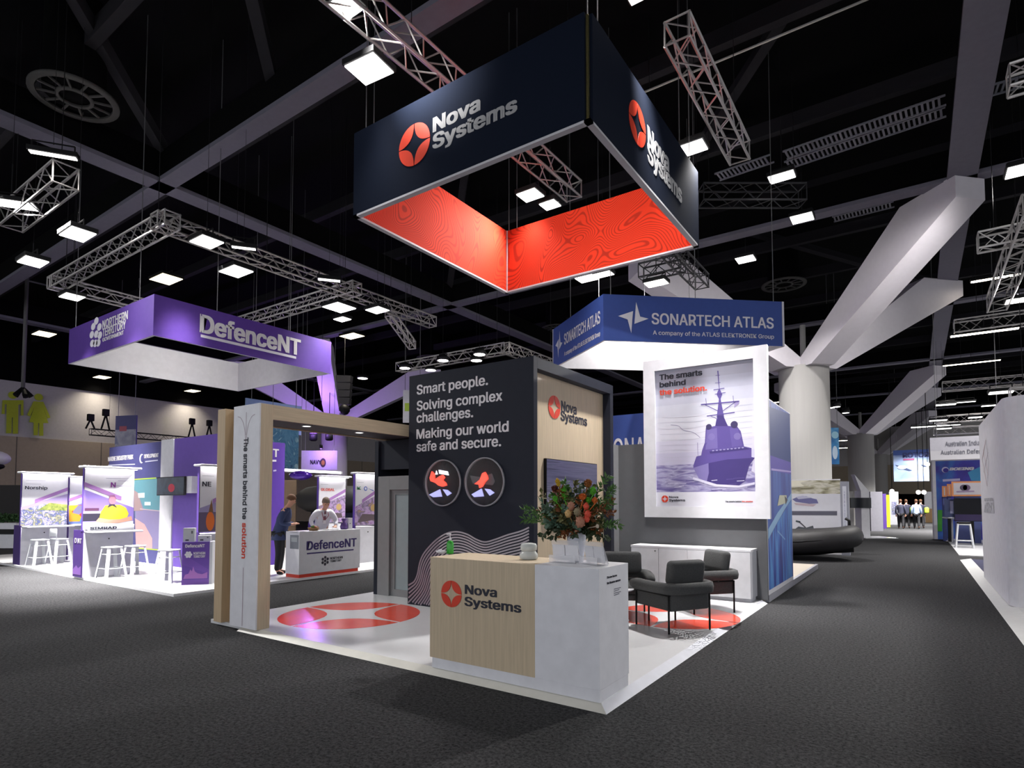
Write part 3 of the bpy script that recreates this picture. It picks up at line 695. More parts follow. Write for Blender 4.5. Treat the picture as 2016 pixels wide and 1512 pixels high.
for px, py, dy in ((1110, 945, .05), (1113, 962, .04), (1090, 975, 0), (1168, 965, .05), (1160, 985, 0)): sp(px, py, FERN, 20, .05, .012, dy)
for k in range(34):      # the dense middle of the bunch
    a_ = k*2.4; rr = math.sqrt((k+.5)/34); px = 1125+78*rr*math.cos(a_); py = 1000+48*rr*math.sin(a_)
    sp(px, py, (DARKL, EUC, FERN, OLIVE, BRN, DARKL)[k % 6], 9, .05, .012, .09*math.cos(k), spread=1)
def spike(px, py, L, r, m, dy, lean=(0, 0, 1), name='banksia'):
    p = fpt(px, py, dy); d = Vector(lean).normalized(); mb = MB()
    mb.path([O, O.lerp(p, .6)+Vector((0, 0, .03)), p], .005, 5)
    n = 46
    for k in range(n):
        s = (k+.5)/n; a = k*2.4; q = d.orthogonal().normalized(); b = d.cross(q)
        rr = r*math.sin(PI*min(.95, s*.8+.15)); c = p+d*L*s; e = (q*math.cos(a)+b*math.sin(a))
        leaf(mb, c+e*rr*.3, e+d*.5, rr, rr*.45)
    mb.path([p+d*L*.04, p+d*L*.5, p+d*L*.96], [r*.45, r*.62, r*.3], 8)
    return mb.build(name, m, t)
spike(1109, 975, .085, .028, LIMEF, -.05); spike(1095, 988, .06, .024, LIMEF, -.08, (-.3, 0, 1)); spike(1112, 985, .06, .026, LIMEF, -.06); spike(1167, 975, .08, .026, LIMEF, -.02, (.1, 0, 1)); spike(1158, 990, .05, .024, LIMEF, -.05)
spike(1100, 958, .085, .022, mat('yellow_flower', rgb(196, 160, 40), .6), 0, (-.25, 0, 1)); spike(1092, 968, .06, .03, mat('maroon_flower', rgb(96, 44, 32), .7), -.02); spike(1156, 960, .08, .034, mat('bronze_flower', rgb(150, 92, 44), .7), .03, (.2, 0, 1))
ORG = mat('orange_flower', rgb(206, 108, 44), .6, vary=.15, scale=40); CORAL = mat('coral_flower', rgb(218, 84, 62), .6, vary=.12, scale=40); DUSK = mat('dusky_pink_flower', rgb(176, 124, 100), .7, vary=.15, scale=40); SAGE = mat('sage_flower', rgb(140, 128, 100), .7, vary=.2, scale=40)
spike(1147, 985, .06, .032, ORG, -.1); spike(1171, 992, .06, .024, ORG, -.08)
def bud(px, py, r, m, dy, sc=(1, 1, 1.25), name='flower_head'):
    p = fpt(px, py, dy); mb = MB(); mb.path([O, O.lerp(p, .6)+Vector((0, 0, .02)), p], .005, 5); mb.ball(p, r, 14, 0, sc)
    for k in range(26):
        a = k*2.4; z = 1-2*(k+.5)/26; e = Vector((math.cos(a)*math.sqrt(1-z*z), math.sin(a)*math.sqrt(1-z*z), z)); leaf(mb, p+Vector((e.x*r*.9, e.y*r*.9, e.z*r*1.15)), e+Vector((0, 0, .9)), r*.5, r*.22)
    return mb.build(name, m, t)
bud(1124, 997, .032, DUSK, -.14); bud(1137, 1008, .032, SAGE, -.15); bud(1142, 1028, .04, DUSK, -.2); bud(1119, 1011, .03, mat('pale_gold_flower', rgb(206, 168, 112), .7), -.15); bud(1154, 997, .024, CORAL, -.15); bud(1157, 1012, .026, CORAL, -.16); bud(1155, 1022, .024, CORAL, -.16)
bud(1117, 1000, .02, CORAL, -.12); bud(1176, 1036, .014, mat('cream_bud', rgb(206, 190, 170), .6), -.1)
# ---- dark tower
TX0, TX1, TY0, TY1, TZ = -4.6515, -2.2672, 2.4998, 5.089, 3.7046
t = thing('booth_tower', 'tall dark navy booth tower with white slogan and wave lines', 'booth wall', ((TX0+TX1)/2, (TY0+TY1)/2, FZ))
MB().box(TX0, TX1, TY0, TY0+.1, FZ, TZ).build('front_wall', NAVY, t, bevel=.004)
mb = MB(); mb.box(TX0, TX1, TY0+.1, TY1, TZ-.16, TZ).box(TX1-.4, TX1, TY1-.12, TY1, FZ, TZ-.16).box(TX0, TX0+.1, TY0+.1, TY1, FZ, TZ-.16).box(TX0+.1, TX1-.4, TY1-.12, TY1, FZ, TZ-.16)
mb.build('portal_frame', NAVY, t, bevel=.004)
WX = TX1-.14
MB().box(WX-.06, WX, TY0+.1, TY1-.12, FZ, TZ-.16).build('oak_panel', OAK, t)
f = PL((0, TY0, 0), (1, 0, 0))
for s, xl, yb, xr, yt in (('Smart people.', 821.3, 776.9, 960.2, 759.4), ('Solving complex', 821.3, 808.3, 988.3, 790.8), ('challenges.', 821, 832.3, 931, 815), ('Making our world', 820.7, 864, 1001, 846.5), ('safe and secure.', 820.7, 889, 986, 872)):
    u, v = f.P(xl, yb); u1, _ = f.P(xr, yb); text(f, s, u, v, u1-u, .148, LETW, t, bold=.024, name='slogan')
top = [(797, 1156), (808, 1150), (816, 1144), (822, 1130), (826, 1110), (832, 1094), (842, 1080), (860, 1062), (880, 1050), (900, 1047), (920, 1052), (938, 1062), (955, 1067), (975, 1062), (1000, 1053), (1030, 1044), (1062, 1027)]
bot = [(812, 1252), (830, 1222), (846, 1196), (853, 1184), (859, 1170), (863, 1156), (867, 1142), (873, 1130), (882, 1120), (897, 1114), (915, 1116), (938, 1126), (958, 1131), (978, 1127), (1004, 1122), (1030, 1116), (1062, 1104)]
pr = Print(f); WAVE = mat('wave_print', rgb(140, 128, 140), .5); WAVEL = mat('wave_print_light', rgb(176, 168, 176), .5)
def smooth(P, n):
    out = []
    for i in range(len(P)-1):
        p0, p1, p2, p3 = P[max(i-1, 0)], P[i], P[i+1], P[min(i+2, len(P)-1)]
        for k in range(n):
            s = k/n; out.append(tuple(.5*((2*p1[j])+(-p0[j]+p2[j])*s+(2*p0[j]-5*p1[j]+4*p2[j]-p3[j])*s*s+(-p0[j]+3*p1[j]-3*p2[j]+p3[j])*s**3) for j in (0, 1)))
    return out+[P[-1]]
NL = 13
for k in range(NL):
    s = k/(NL-1); P = smooth([(a[0]*(1-s)+b[0]*s, a[1]*(1-s)+b[1]*s) for a, b in zip(top, bot)], 6)
    P = [f.P(*q) for q in P]; P = [q for q in P if TX0+.004 < q[0] < TX1-.06 and q[1] > FZ+.01]
    if len(P) < 3: continue
    n = len(P); i0 = [i for i in range(n) if P[i][0] < -4.0]
    cut = max(i0)+1 if i0 else 0
    if cut > 2: pr.line(P[:cut+1], .026, WAVE, k % 2)
    if n-cut > 2: pr.line(P[cut:], .022, WAVEL, k % 2)
pr.build('wave_lines', t)
g = PL((WX, 0, 0), (0, 1, 0))
u, v = g.P(1091, 801.5); _, va = g.P(1091, 779.5); u0, _ = g.P(1079, 801); u2, _ = g.P(1102, 803)
emblem(g, u, v, (u2-u0)/2, RED, t, ry=va-v)
textpx(g, 'Nova', (1105, 808), 1134.5, 789, LETN, t, bold=.03); textpx(g, 'Systems', (1104, 827), 1155, 808.5, LETN, t, bold=.03)
# ---- acrylic domes with spinning light displays
DOME = mat('clear_acrylic', (.75, .75, .8), .06, alpha=.05, vary=0, spec=.8)
RIMM = mat('acrylic_rim', rgb(150, 150, 156), .25, vary=0)
HRED = mat('hologram_red', (1, .1, .06), .4, emit=1.3, ecol=(1, .07, .04), vary=0); HBLU = mat('hologram_blue', (.5, .55, 1), .4, emit=.75, ecol=(.5, .5, .95), vary=0)
HWHT = mat('hologram_white', (1, 1, 1), .4, emit=1.6, ecol=(.9, .92, 1), vary=0)
DBK = mat('dome_back', rgb(15, 14, 17), .5, vary=.3, scale=3, spec=.05)
for cx, lab, kind in ((-3.905, 'left clear dome on the dark tower with glowing red figure', 0), (-3.105, 'right clear dome on the dark tower with glowing red figure', 1)):
    cz, r = 1.965, .345; ctr = Vector((cx, TY0, cz)); t2 = thing('display_dome', lab, 'display', ctr)
    Mx = Matrix.Rotation(PI/2, 3, 'X')
    prof = [(r*math.cos(a), .03+r*.62*math.sin(a)) for a in [PI/2*i/12 for i in range(12)]]+[(.0001, .03+r*.62)]
    mb = MB(); mb.lathe(prof, ctr, 36, 0, Mx); o = mb.build('dome', DOME, t2)
    MB().lathe([(r-.004, .0), (r+.014, .0), (r+.014, .035), (r-.004, .035)], ctr, 40, 0, Mx).build('rim', RIMM, t2)
    MB().lathe([(.0001, .004), (r-.006, .004)], ctr, 36, 0, Mx).build('back_disc', DBK, t2)
    hp = PL((cx, TY0-.02, cz), (1, 0, 0))
    mb = MB()
    if kind: figs = [[(-.14, -.03), (-.04, .03), (.0, .12), (.05, .14), (.09, .08), (.1, .04), (.05, 0), (0, -.07), (-.05, -.09), (-.06, -.04)]]
    else: figs = [[(-.22, .08), (-.18, .18), (-.13, .14), (-.12, .05), (-.02, .1), (.04, .12), (.08, .08), (.04, .04), (.1, .0), (.12, -.04), (.04, -.06), (-.04, -.04), (-.1, 0), (-.2, .03)]]
    for P in figs: mb.prism([hp.p(a, b, .03) for a, b in P], hp.n*.03)
    mb.build('red_figure', HRED, t2)
    mb = MB(); mb.prism([hp.p(a, b, .03) for a, b in ((-.02, -.1), (-.24+.04*kind, -.18), (-.15, -.22), (.02, -.21))], hp.n*.02); mb.prism([hp.p(a, b, .03) for a, b in ((.04, -.1), (.13, -.11), (.21, -.16), (.13, -.2))], hp.n*.02)
    mb.build('blue_base', HBLU, t2)
    if not kind:
        mb = MB(); mb.prism([hp.p(a, b, .03) for a, b in ((-.05, .2), (.13, .17), (.15, .11), (-.04, .14))], hp.n*.01); mb.prism([hp.p(a, b, .03) for a, b in ((-.12, .13), (-.1, .19), (-.07, .13))], hp.n*.01); mb.build('white_caption', HWHT, t2)
    else:
        mb = MB(); mb.prism([hp.p(a, b, .01) for a, b in ((-.26, .1), (-.05, .07), (.15, .12), (.2, .0), (.16, -.05), (-.2, -.02))], hp.n*.005); mb.build('grey_haze_shape', mat('dome_grey', rgb(92, 90, 94), .6), t2)
# ---- television on the oak panel
g = PL((WX+.05, 0, 0), (0, 1, 0)); u0, v1 = g.P(1076, 902); u1, _ = g.P(1176, 914)
t = thing('television', 'wall television on the oak side of the tower behind the flowers', 'television', g.p((u0+u1)/2, v1-.4))
vb = v1-(u1-u0)*.56
MB().box(WX, WX+.045, u0, u1, vb, v1).build('casing', BLACK, t, bevel=.004)
m = ramp_mat('tv_picture', ((52, 54, 70), (92, 92, 116), (70, 74, 92)), 3, .2, stretch=(1, .3, 9))
MB().box(WX+.045, WX+.048, u0+.012, u1-.012, vb+.015, v1-.012).build('screen', m, t)
# ---- storage cabinet with a frosted glass door, left of the tower
gx0, gx1, gy = -5.86, TX0, 2.88
t = thing('storage_cabinet', 'grey storage cupboard with frosted glass door left of the dark tower', 'cabinet', ((gx0+gx1)/2, gy+.4, FZ))
mb = MB(); mb.box(gx0, gx0+.09, gy, gy+1.6, FZ, 2.75).box(gx0+.09, gx1, gy+.05, gy+1.6, 2.24, 2.75).build('dark_surround', NAVY, t)
f = PL((0, gy, 0), (1, 0, 0)); dl, _ = f.P(765, 1170)
MB().box(gx0+.09, dl, gy, gy+1.5, FZ, 2.12).build('side_panel', GREYD, t, bevel=.006); MB().box(dl, gx1, gy, gy+1.5, 1.88, 2.12).build('head_panel', GREYD, t, bevel=.006)
MB().box(dl, gx1, gy+1.2, gy+1.25, FZ, 1.88).build('back_panel', GREYD, t)
dr = mb = MB(); mb.box(dl, dl+.1, gy+.04, gy+.08, FZ, 1.88).box(dl+.1, gx1, gy+.04, gy+.08, 1.8, 1.88).box(dl+.1, gx1, gy+.04, gy+.08, FZ, FZ+.12)
d = mb.build('door', GREYD, t)
MB().box(dl+.1, gx1, gy+.055, gy+.065, FZ+.12, 1.8).build('glass', mat('frosted_glass', rgb(178, 192, 196), .35, trans=.35, ior=1.3), d)
for z in (.75, 1.15): MB().box(dl+.1, gx1, gy+.1, gy+.5, z, z+.02).build('shelf', WHITE, t)
# ---- oak portal arch
AY0, AX0, AX1, AZ, AZB = .0229, -5.4624, -4.8669, 2.95, 2.7586
AE = 3.2
t = thing('portal_arch', 'light oak entrance arch with white lettered post', 'arch', ((AX0+AX1)/2, 1.2, FZ))
MB().box(AX0+.02, AX1, AY0+.02, .2194, FZ, AZ).build('oak_post', OAK, t, bevel=.003)
MB().box(AX0, AX1, AY0, AY0+.02, FZ, AZ).build('white_panel', WHITE, t)
MB().box(AX1-.05, AX1, .2194, AE, AZB, AZ).build('beam_rail', wood_mat('light_oak_beam', rgb(200, 182, 155), .09, True), t)
MB().box(AX0-.22, AX0-.17, .2194, AE, AZB, AZ).build('beam_rail', OAKD, t)
MB().box(AX0-.17, AX1-.05, .2194, AE, AZB+.014, AZ).build('soffit', mat('dark_soffit', rgb(58, 53, 56), .7), t)
MB().box(-5.88, -5.69, AY0+.01, .2194, FZ, AZ).build('outer_oak_post', OAKD, t, bevel=.003)
MB().box(-5.69, AX0+.02, .16, .2194, FZ, AZ).build('recessed_oak_infill', OAKD, t)
for y in (.93, 1.9):
    c = (-5.14, y, AZB+.004); MB().lathe([(.055, 0), (.055, .014)], c, 18).build('downlight', LENSB, t); MB().lathe([(.055, -.004), (.072, -.004), (.072, .014), (.055, .014)], c, 18).build('downlight_ring', WHITE, t)
f = PL((0, AY0, 0), (1, 0, 0))
# vertical lettering: reads downwards
dn = PL((0, AY0, 0), (0, 0, -1), (1, 0, 0))
uc = (AX0+AX1)/2
z0 = f.P(486, 862)[1]; z1 = f.P(483, 1022)[1]; z2 = f.P(483, 1030)[1]; z3 = f.P(479, 1099)[1]
text(dn, 'The smarts behind the', -z0, uc-.04, z0-z1, .095, LETN, t, bold=.03); text(dn, 'solution', -z2, uc-.04, z2-z3, .095, RED, t, bold=.03)
pr = Print(f); GL = (168, 148, 160)
pr.rect(uc-.006, uc+.006, FZ+.02, z3-.12, GL); pr.rect(uc-.005, uc+.005, z0+.04, z0+.34, GL)
pr.line(smooth([(uc-.2, AZ-.14), (uc-.12, AZ-.17), (uc-.05, AZ-.27), (uc-.012, AZ-.42), (uc-.004, AZ-.55)], 6), .008, GL); pr.line(smooth([(uc+.2, AZ-.14), (uc+.12, AZ-.17), (uc+.05, AZ-.27), (uc+.012, AZ-.42), (uc+.004, AZ-.55)], 6), .008, GL)
pr.build('thin_line_print', t)
# ---- grey back wall and framed poster
YB = 6.12
t = thing('partition_wall', 'plain grey partition at the back of the lounge corner', 'booth wall', (-1.3, YB, FZ))
MB().box(-2.72, .0, YB, YB+.08, FZ, 2.76).build('back_panel', GREY, t)
MB().box(-2.74, -2.64, 5.1, YB, FZ, 2.76).build('return_panel', mat('grey_paint_lit', rgb(120, 121, 124), .6), t)  # back panel grey, lightened here to paint in light on the return
MB().box(-2.05, .02, YB, YB+.1, 2.76, 4.25).build('upper_panel', WHITEM, t)
YF = 6.0196; f = PL((0, YF, 0), (1, 0, 0))
fx0, fx1, fz0, fz1 = -2.0823, .0802, 1.392, 4.2887
t = thing('framed_poster', 'large white framed poster of a purple warship on the grey wall', 'poster', ((fx0+fx1)/2, YF, fz0))
zz = lambda x, y: f.P(1180+x/3.024, 640+y/3.024)
ix0, iz1 = zz(322, 275); ix1, _ = zz(912, 200); _, iz0 = zz(342, 1080)
ix0 = (ix0+zz(342, 1080)[0])/2; ix1 = (ix1+zz(932, 1075)[0])/2
mb = MB(); mb.box(fx0, ix0, YF, YB-.002, fz0, fz1).box(ix1, fx1, YF, YB-.002, fz0, fz1).box(ix0, ix1, YF, YB-.002, fz0, iz0).box(ix0, ix1, YF, YB-.002, iz1, fz1)
mb.build('frame', WHITE, t)
YP = YF+.05; f2 = PL((0, YP, 0), (1, 0, 0)); MB().box(ix0, ix1, YP, YP+.01, iz0, iz1).build('backing', WHITEM, t)
pr = Print(f2, step=.0008)
def zp(P): return [f2.P(1180+x/3.024, 640+y/3.024) for x, y in P]
def clamp(P): return [(min(max(a, ix0+.001), ix1-.001), min(max(b, iz0+.001), iz1-.001)) for a, b in P]
H = iz1-iz0; zs = zz(345, 995)[1]; zh = zz(345, 835)[1]
sky = [(172, 172, 190), (180, 181, 200), (190, 191, 208), (200, 201, 215), (208, 208, 220), (212, 211, 224), (204, 201, 220), (194, 190, 214)]
for i, c in enumerate(sky): pr.rect(ix0, ix1, iz1-(iz1-zh)*(i+1)/len(sky), iz1-(iz1-zh)*i/len(sky), c)
SEA = ramp_mat('sea_print', ((92, 82, 140), (128, 120, 168), (176, 172, 204), (112, 102, 152)), 3, .5, stretch=(1, 1, 5))
pr.rect(ix0, ix1, zs, zh, SEA); pr.rect(ix0, ix1, iz0, zs, (222, 221, 232))
SP = (86, 72, 140); SD = (62, 50, 112); SL = (108, 96, 158)
for i in range(9):
    y = 430+i*34; pr.line(clamp(zp(smooth([(345+R.randint(0, 40), y+120), (450, y+112+R.randint(-8, 8)), (600, y+108), (760, y+60), (910, y+40)], 5))), .006, (186, 186, 204), 1)
pr.line(clamp(zp(smooth([(425, 595), (470, 600), (500, 625), (560, 640), (600, 670)], 5))), .01, (150, 146, 176), 1)
hull = [(560, 850), (560, 835), (578, 782), (606, 776), (612, 745), (628, 700), (634, 612), (690, 600), (697, 560), (742, 548), (765, 600), (822, 606), (842, 632), (862, 722), (906, 732), (906, 785), (926, 790), (892, 836), (866, 930), (832, 955), (700, 950), (592, 912)]
pr.poly(clamp(zp(hull)), SP, 2)
pr.poly(clamp(zp([(650, 822), (760, 800), (926, 790), (892, 836), (866, 930), (832, 955), (690, 950), (640, 932), (652, 880)])), SD, 3)
pr.poly(clamp(zp([(560, 850), (650, 822), (652, 880), (640, 932), (592, 912)])), (122, 112, 168), 3)
pr.poly(clamp(zp([(640, 625), (700, 612), (705, 735), (632, 742)])), SL, 3); pr.poly(clamp(zp([(775, 612), (825, 616), (852, 718), (790, 726)])), (96, 82, 150), 3)
pr.poly(clamp(zp([(655, 752), (870, 728), (898, 738), (660, 765)])), SD, 3)
for i in range(9): pr.bar(*clamp(zp([(672+i*22, 748-i*2.2), (684+i*22, 747-i*2.2)])), .02, (150, 142, 186), 4)
for x, y, r in ((652, 606, .05), (803, 592, .06)): pr.disc(*zp([(x, y)])[0], r, (58, 50, 92), 4)
for x, y, r in ((668, 665, .06), (822, 662, .06)): pr.disc(*zp([(x, y)])[0], r, (116, 104, 164), 4)
pr.poly(clamp(zp([(698, 552), (712, 440), (698, 412), (712, 378), (702, 272), (709, 272), (716, 378), (732, 412), (722, 440), (744, 550)])), SP, 2)
pr.poly(clamp(zp([(690, 600), (705, 540), (735, 540), (766, 600)])), SD, 3)
for a, b, w_ in (((605, 474), (832, 454), .022), ((640, 542), (806, 520), .018), ((680, 386), (745, 376), .014), ((688, 412), (752, 402), .012), ((628, 474), (708, 512), .012), ((812, 456), (735, 512), .012), ((634, 436), (638, 480), .008), ((796, 420), (800, 458), .008), ((690, 345), (722, 342), .008), ((660, 540), (706, 560), .01), ((612, 760), (640, 700), .01), ((585, 700), (588, 780), .006), ((740, 600), (744, 740), .012), ((692, 300), (718, 298), .008)):
    pr.bar(*clamp(zp([a, b])), w_, SP, 4)
pr.poly(clamp(zp([(806, 462), (836, 450), (828, 470), (802, 492)])), (150, 140, 184), 3)
for i in range(16):
    x = 352+R.random()*540; y = 905+R.random()*80; pr.bar(*clamp(zp([(x, y), (x+30+R.random()*60, y-3)])), .012, (198, 194, 218) if i % 2 else (84, 72, 134), 4)
pr.poly(clamp(zp([(560, 905), (700, 948), (832, 955), (925, 935), (925, 950), (830, 968), (690, 962), (556, 918)])), (206, 202, 224), 5)
pr.poly(clamp(zp([(926, 800), (926, 880), (905, 870), (912, 830)])), (196, 192, 214), 3)
pr.build('warship_print', t)
tp = lambda s, x, yb, xr, yt, m: textpx(f2, s, (1180+x/3.024, 640+yb/3.024), 1180+xr/3.024, 640+yt/3.024, m, t, bold=.035, w=.008, thick=.002)
tp('The smarts', 360, 328, 612, 297, LETN); tp('behind', 361, 372, 513, 342, LETN); tp('the solution.', 361, 418, 640, 388, RED)
tp('Nova', 417, 1030, 470, 1018, LETN); tp('Systems', 417, 1049, 511, 1036, LETN)
u, v = zp([(391, 1035)])[0]; emblem(f2, u, v, .062, RED, t, w=.008, thick=.002)
tp('The smarts behind', 750, 1054, 846, 1046, LETN); tp('the solution', 850, 1054, 914, 1046, RED)
# ---- white sideboard
t = thing('sideboard', 'long low white sideboard with four doors against the grey wall', 'sideboard', (-1.1, 5.9, FZ))
sx0, sx1, sy0, sy1 = -2.2, -.16, 5.66, YB-.005
MB().box(sx0, sx1, sy0+.02, sy1, .11, .86).build('carcass', WHITE, t); MB().box(sx0-.01, sx1+.01, sy0, sy1, .86, .9).build('top', WHITE, t, bevel=.004); MB().box(sx0+.02, sx1-.02, sy0+.05, sy1-.02, FZ, .11).build('plinth', WHITE, t)
for k in range(4):
    w4 = (sx1-sx0)/4; d = MB().box(sx0+w4*k+.003, sx0+w4*(k+1)-.003, sy0, sy0+.02, .115, .855).build('door', WHITE, t)
    if k in (0, 2): MB().lathe([(.011, 0), (.011, .012)], (sx0+w4*(k+1)-.06, sy0+.004, .81), 10, 0, Matrix.Rotation(PI/2, 3, 'X')).build('lock', BLACK, d)
# ---- armchairs
def armchair(lab):
    t = thing('armchair', lab, 'armchair', group='charcoal lounge armchairs', world=False)
    W, D = .31, .37
    mb = MB()
    mb.rbox(-W, W, -D, -D+.09, .27, .5, .03); mb.rbox(-W, -W+.08, -D+.03, D, .27, .5, .03); mb.rbox(W-.08, W, -D+.03, D, .27, .5, .03); mb.rbox(-W+.04, W-.04, -D+.05, D-.01, .27, .36, .03)
    mb.build('shell', CHAIRM, t)
    # soft band wrapping round the back and arms
    out = [(W+.02, D-.02), (W+.02, -D+.15), (W-.04, -D+.02), (W-.14, -D-.03), (-W+.14, -D-.03), (-W+.04, -D+.02), (-W-.02, -D+.15), (-W-.02, D-.02)]
    P = smooth([(x, y) for x, y in out], 4); mb = MB(); n = len(P)
    ring = [(-.05, .49), (.0, .48), (.05, .5), (.06, .56), (.045, .61), (0, .625), (-.045, .61), (-.06, .55)]
    vs = []
    for i, p in enumerate(P):
        a = Vector(P[max(0, i-1)]); b = Vector(P[min(n-1, i+1)]); d = (b-a).normalized(); q = Vector((d.y, -d.x)); s = .6 if i in (0, n-1) else 1
        for o, z in ring: vs.append((p[0]+q.x*(o*s-.035), p[1]+q.y*(o*s-.035), .555+(z-.555)*s))
    k = len(ring)
    mb.add(vs, [(i*k+j, i*k+(j+1) % k, (i+1)*k+(j+1) % k, (i+1)*k+j) for i in range(n-1) for j in range(k)]+[list(range(k)), list(range((n-1)*k, n*k))[::-1]], 0, True)
    mb.build('arm_band', CHAIRM, t)
    MB().rbox(-W+.08, W-.08, -D+.08, D+.0, .35, .47, .045, 4).build('seat_cushion', CHAIRM, t)
    MB().rbox(-.28, .28, -.07, .07, -.15, .16, .06, 4, 0, Matrix.Translation((0, -D+.09, .73)) @ Matrix.Rotation(.16, 4, 'X')).build('back_cushion', CHAIRM, t)
    for x in (-W-.015, W+.015):
        for y in (-D+.02, D-.06): MB().tube((x, y, 0), (x, y, .47), .0125, 8).build('leg', BLACK, t)
    mb = MB(); z = .46
    for a, b in (((-W-.015, -D+.02), (-W-.015, D-.06)), ((W+.015, -D+.02), (W+.015, D-.06)), ((-W-.015, -D+.02), (W+.015, -D+.02))): mb.tube((*a, z), (*b, z), .011, 6)
    mb.build('rail', BLACK, t)
    return t
ch = armchair('charcoal armchair nearest the camera, seen from behind on the red floor mark')
ch.location = (-.615, 3.24, FZ); ch.rotation_euler[2] = 1.03
dup(ch, (-.66, 4.66, FZ), 2.42, 'charcoal armchair in front of the right end of the white sideboard')
qc = at(1225, 1100, 8.67); dup(ch, (qc.x+.12, qc.y-.24, FZ), -2.67, 'charcoal armchair partly hidden behind the right end of the counter')
c2 = Vector((-1.35, 3.2, FZ))
t = thing('side_table', 'small white round side table behind the reception counter', 'table', c2)
MB().lathe([(.0001, .42), (.22, .42), (.22, .44), (.0001, .44)], c2, 28).build('table_top', WHITE, t); MB().lathe([(.02, .02), (.02, .42)], c2, 12).build('stem', WHITE, t); MB().lathe([(.15, 0), (.15, .012), (.02, .025)], c2, 24).build('base', WHITE, t)
# ---- big hanging sign
hx0, hx1, hy0, hy1, hz0, hz1 = -4.8647, -.8647, 1.4957, 5.5239, 5.9855, 7.2918
t = thing('hanging_sign', 'big square navy hanging sign with red contour lining over the booth', 'hanging sign', ((hx0+hx1)/2, (hy0+hy1)/2, hz0))
TH = .06; G = .07
def panel(x0, x1, y0, y1, n):
    mb = MB().box(x0, x1, y0, y1, hz0+.03, hz1)
    for i, fc in enumerate(mb.f):
        a, b, c_ = (Vector(mb.v[k]) for k in fc[:3]); nn = (b-a).cross(c_-a).normalized()
        ctr = sum((Vector(mb.v[k]) for k in fc), Vector())/4
        inward = (Vector(((hx0+hx1)/2, (hy0+hy1)/2, ctr.z))-ctr)
        mb.m[i] = 1 if (abs(nn.dot(Vector(n))) > .9 and inward.dot(Vector(n)) > 1.8 + 0 and (ctr-Vector(((x0+x1)/2, (y0+y1)/2, ctr.z))).dot(Vector(n)) > 0) else 0
    mb.build('panel', [NAVYSIGN, TOPO], t)
panel(hx0, hx1-G, hy0, hy0+TH, (0, 1, 0)); panel(hx0, hx1, hy1-TH, hy1, (0, -1, 0)); panel(hx0, hx0+TH, hy0+TH, hy1-TH, (1, 0, 0)); panel(hx1-TH, hx1, hy0+G, hy1-TH, (-1, 0, 0))
TRIM = mat('sign_trim', rgb(196, 194, 200), .4)
for b in ((hx0, hx1, hy0, hy0+TH+.02), (hx0, hx1, hy1-TH-.02, hy1), (hx0, hx0+TH+.02, hy0, hy1), (hx1-TH-.02, hx1, hy0, hy1)): MB().box(*b, hz0, hz0+.03).build('bottom_trim', TRIM, t)
MB().box(hx0+TH, hx0+TH+.02, hy1-TH-.02, hy1-TH, hz0+.03, hz1).build('corner_trim', TRIM, t)
BRASS = mat('brassy_post', rgb(190, 176, 120), .25, metal=.9)
MB().box(hx1-TH-.005, hx1-.035, hy0+.03, hy0+TH, hz0+.03, hz1-.02).build('corner_post', BRASS, t)
f = PL((0, hy0, 0), (1, 0, 0)); g = PL((hx1, 0, 0), (0, 1, 0)); LETG = mat('grey_lettering', rgb(160, 160, 162), .7, spec=.1)
u, v = f.P(816, 285); _, va = f.P(816, 245); _, vb = f.P(816, 324.5)
emblem(f, u, v, (va-vb)/2, RED, t)
textpx(f, 'Nova', (854, 260), 944, 233, LETG, t, bold=.04); textpx(f, 'Systems', (853.5, 293.5), 1016.5, 266, LETG, t, bold=.04)
u, v = g.P(1254.5, 244.5); _, va = g.P(1254.5, 205); _, vb = g.P(1254.5, 284)
emblem(g, u, v, (va-vb)/2, RED, t)
for s, xl, yb, xr in (('Nova', 1275.5, 284, 1315.5), ('Systems', 1275.5, 316, 1340.5)):
    u, vv = g.P(xl, yb); u1, _ = g.P(xr, yb); text(g, s, u, vv, u1-u, .26, LETG, t, bold=.04)
for x, y in ((hx0+.15, hy0+.1), (hx0+.1, hy0+.3), (hx1-.05, hy0+.04), (hx1-.05, hy0+.3), (hx1-.3, hy1-.04), (hx1-.05, hy1-.3), (hx0+.1, hy1-.04), (hx0+.3, hy1-.04)):
    MB().tube((x, y, hz1-.02), (x, y, 12), .008, 5).build('suspension_wire', mat('steel_wire', rgb(120, 120, 122), .4, metal=.5), t)
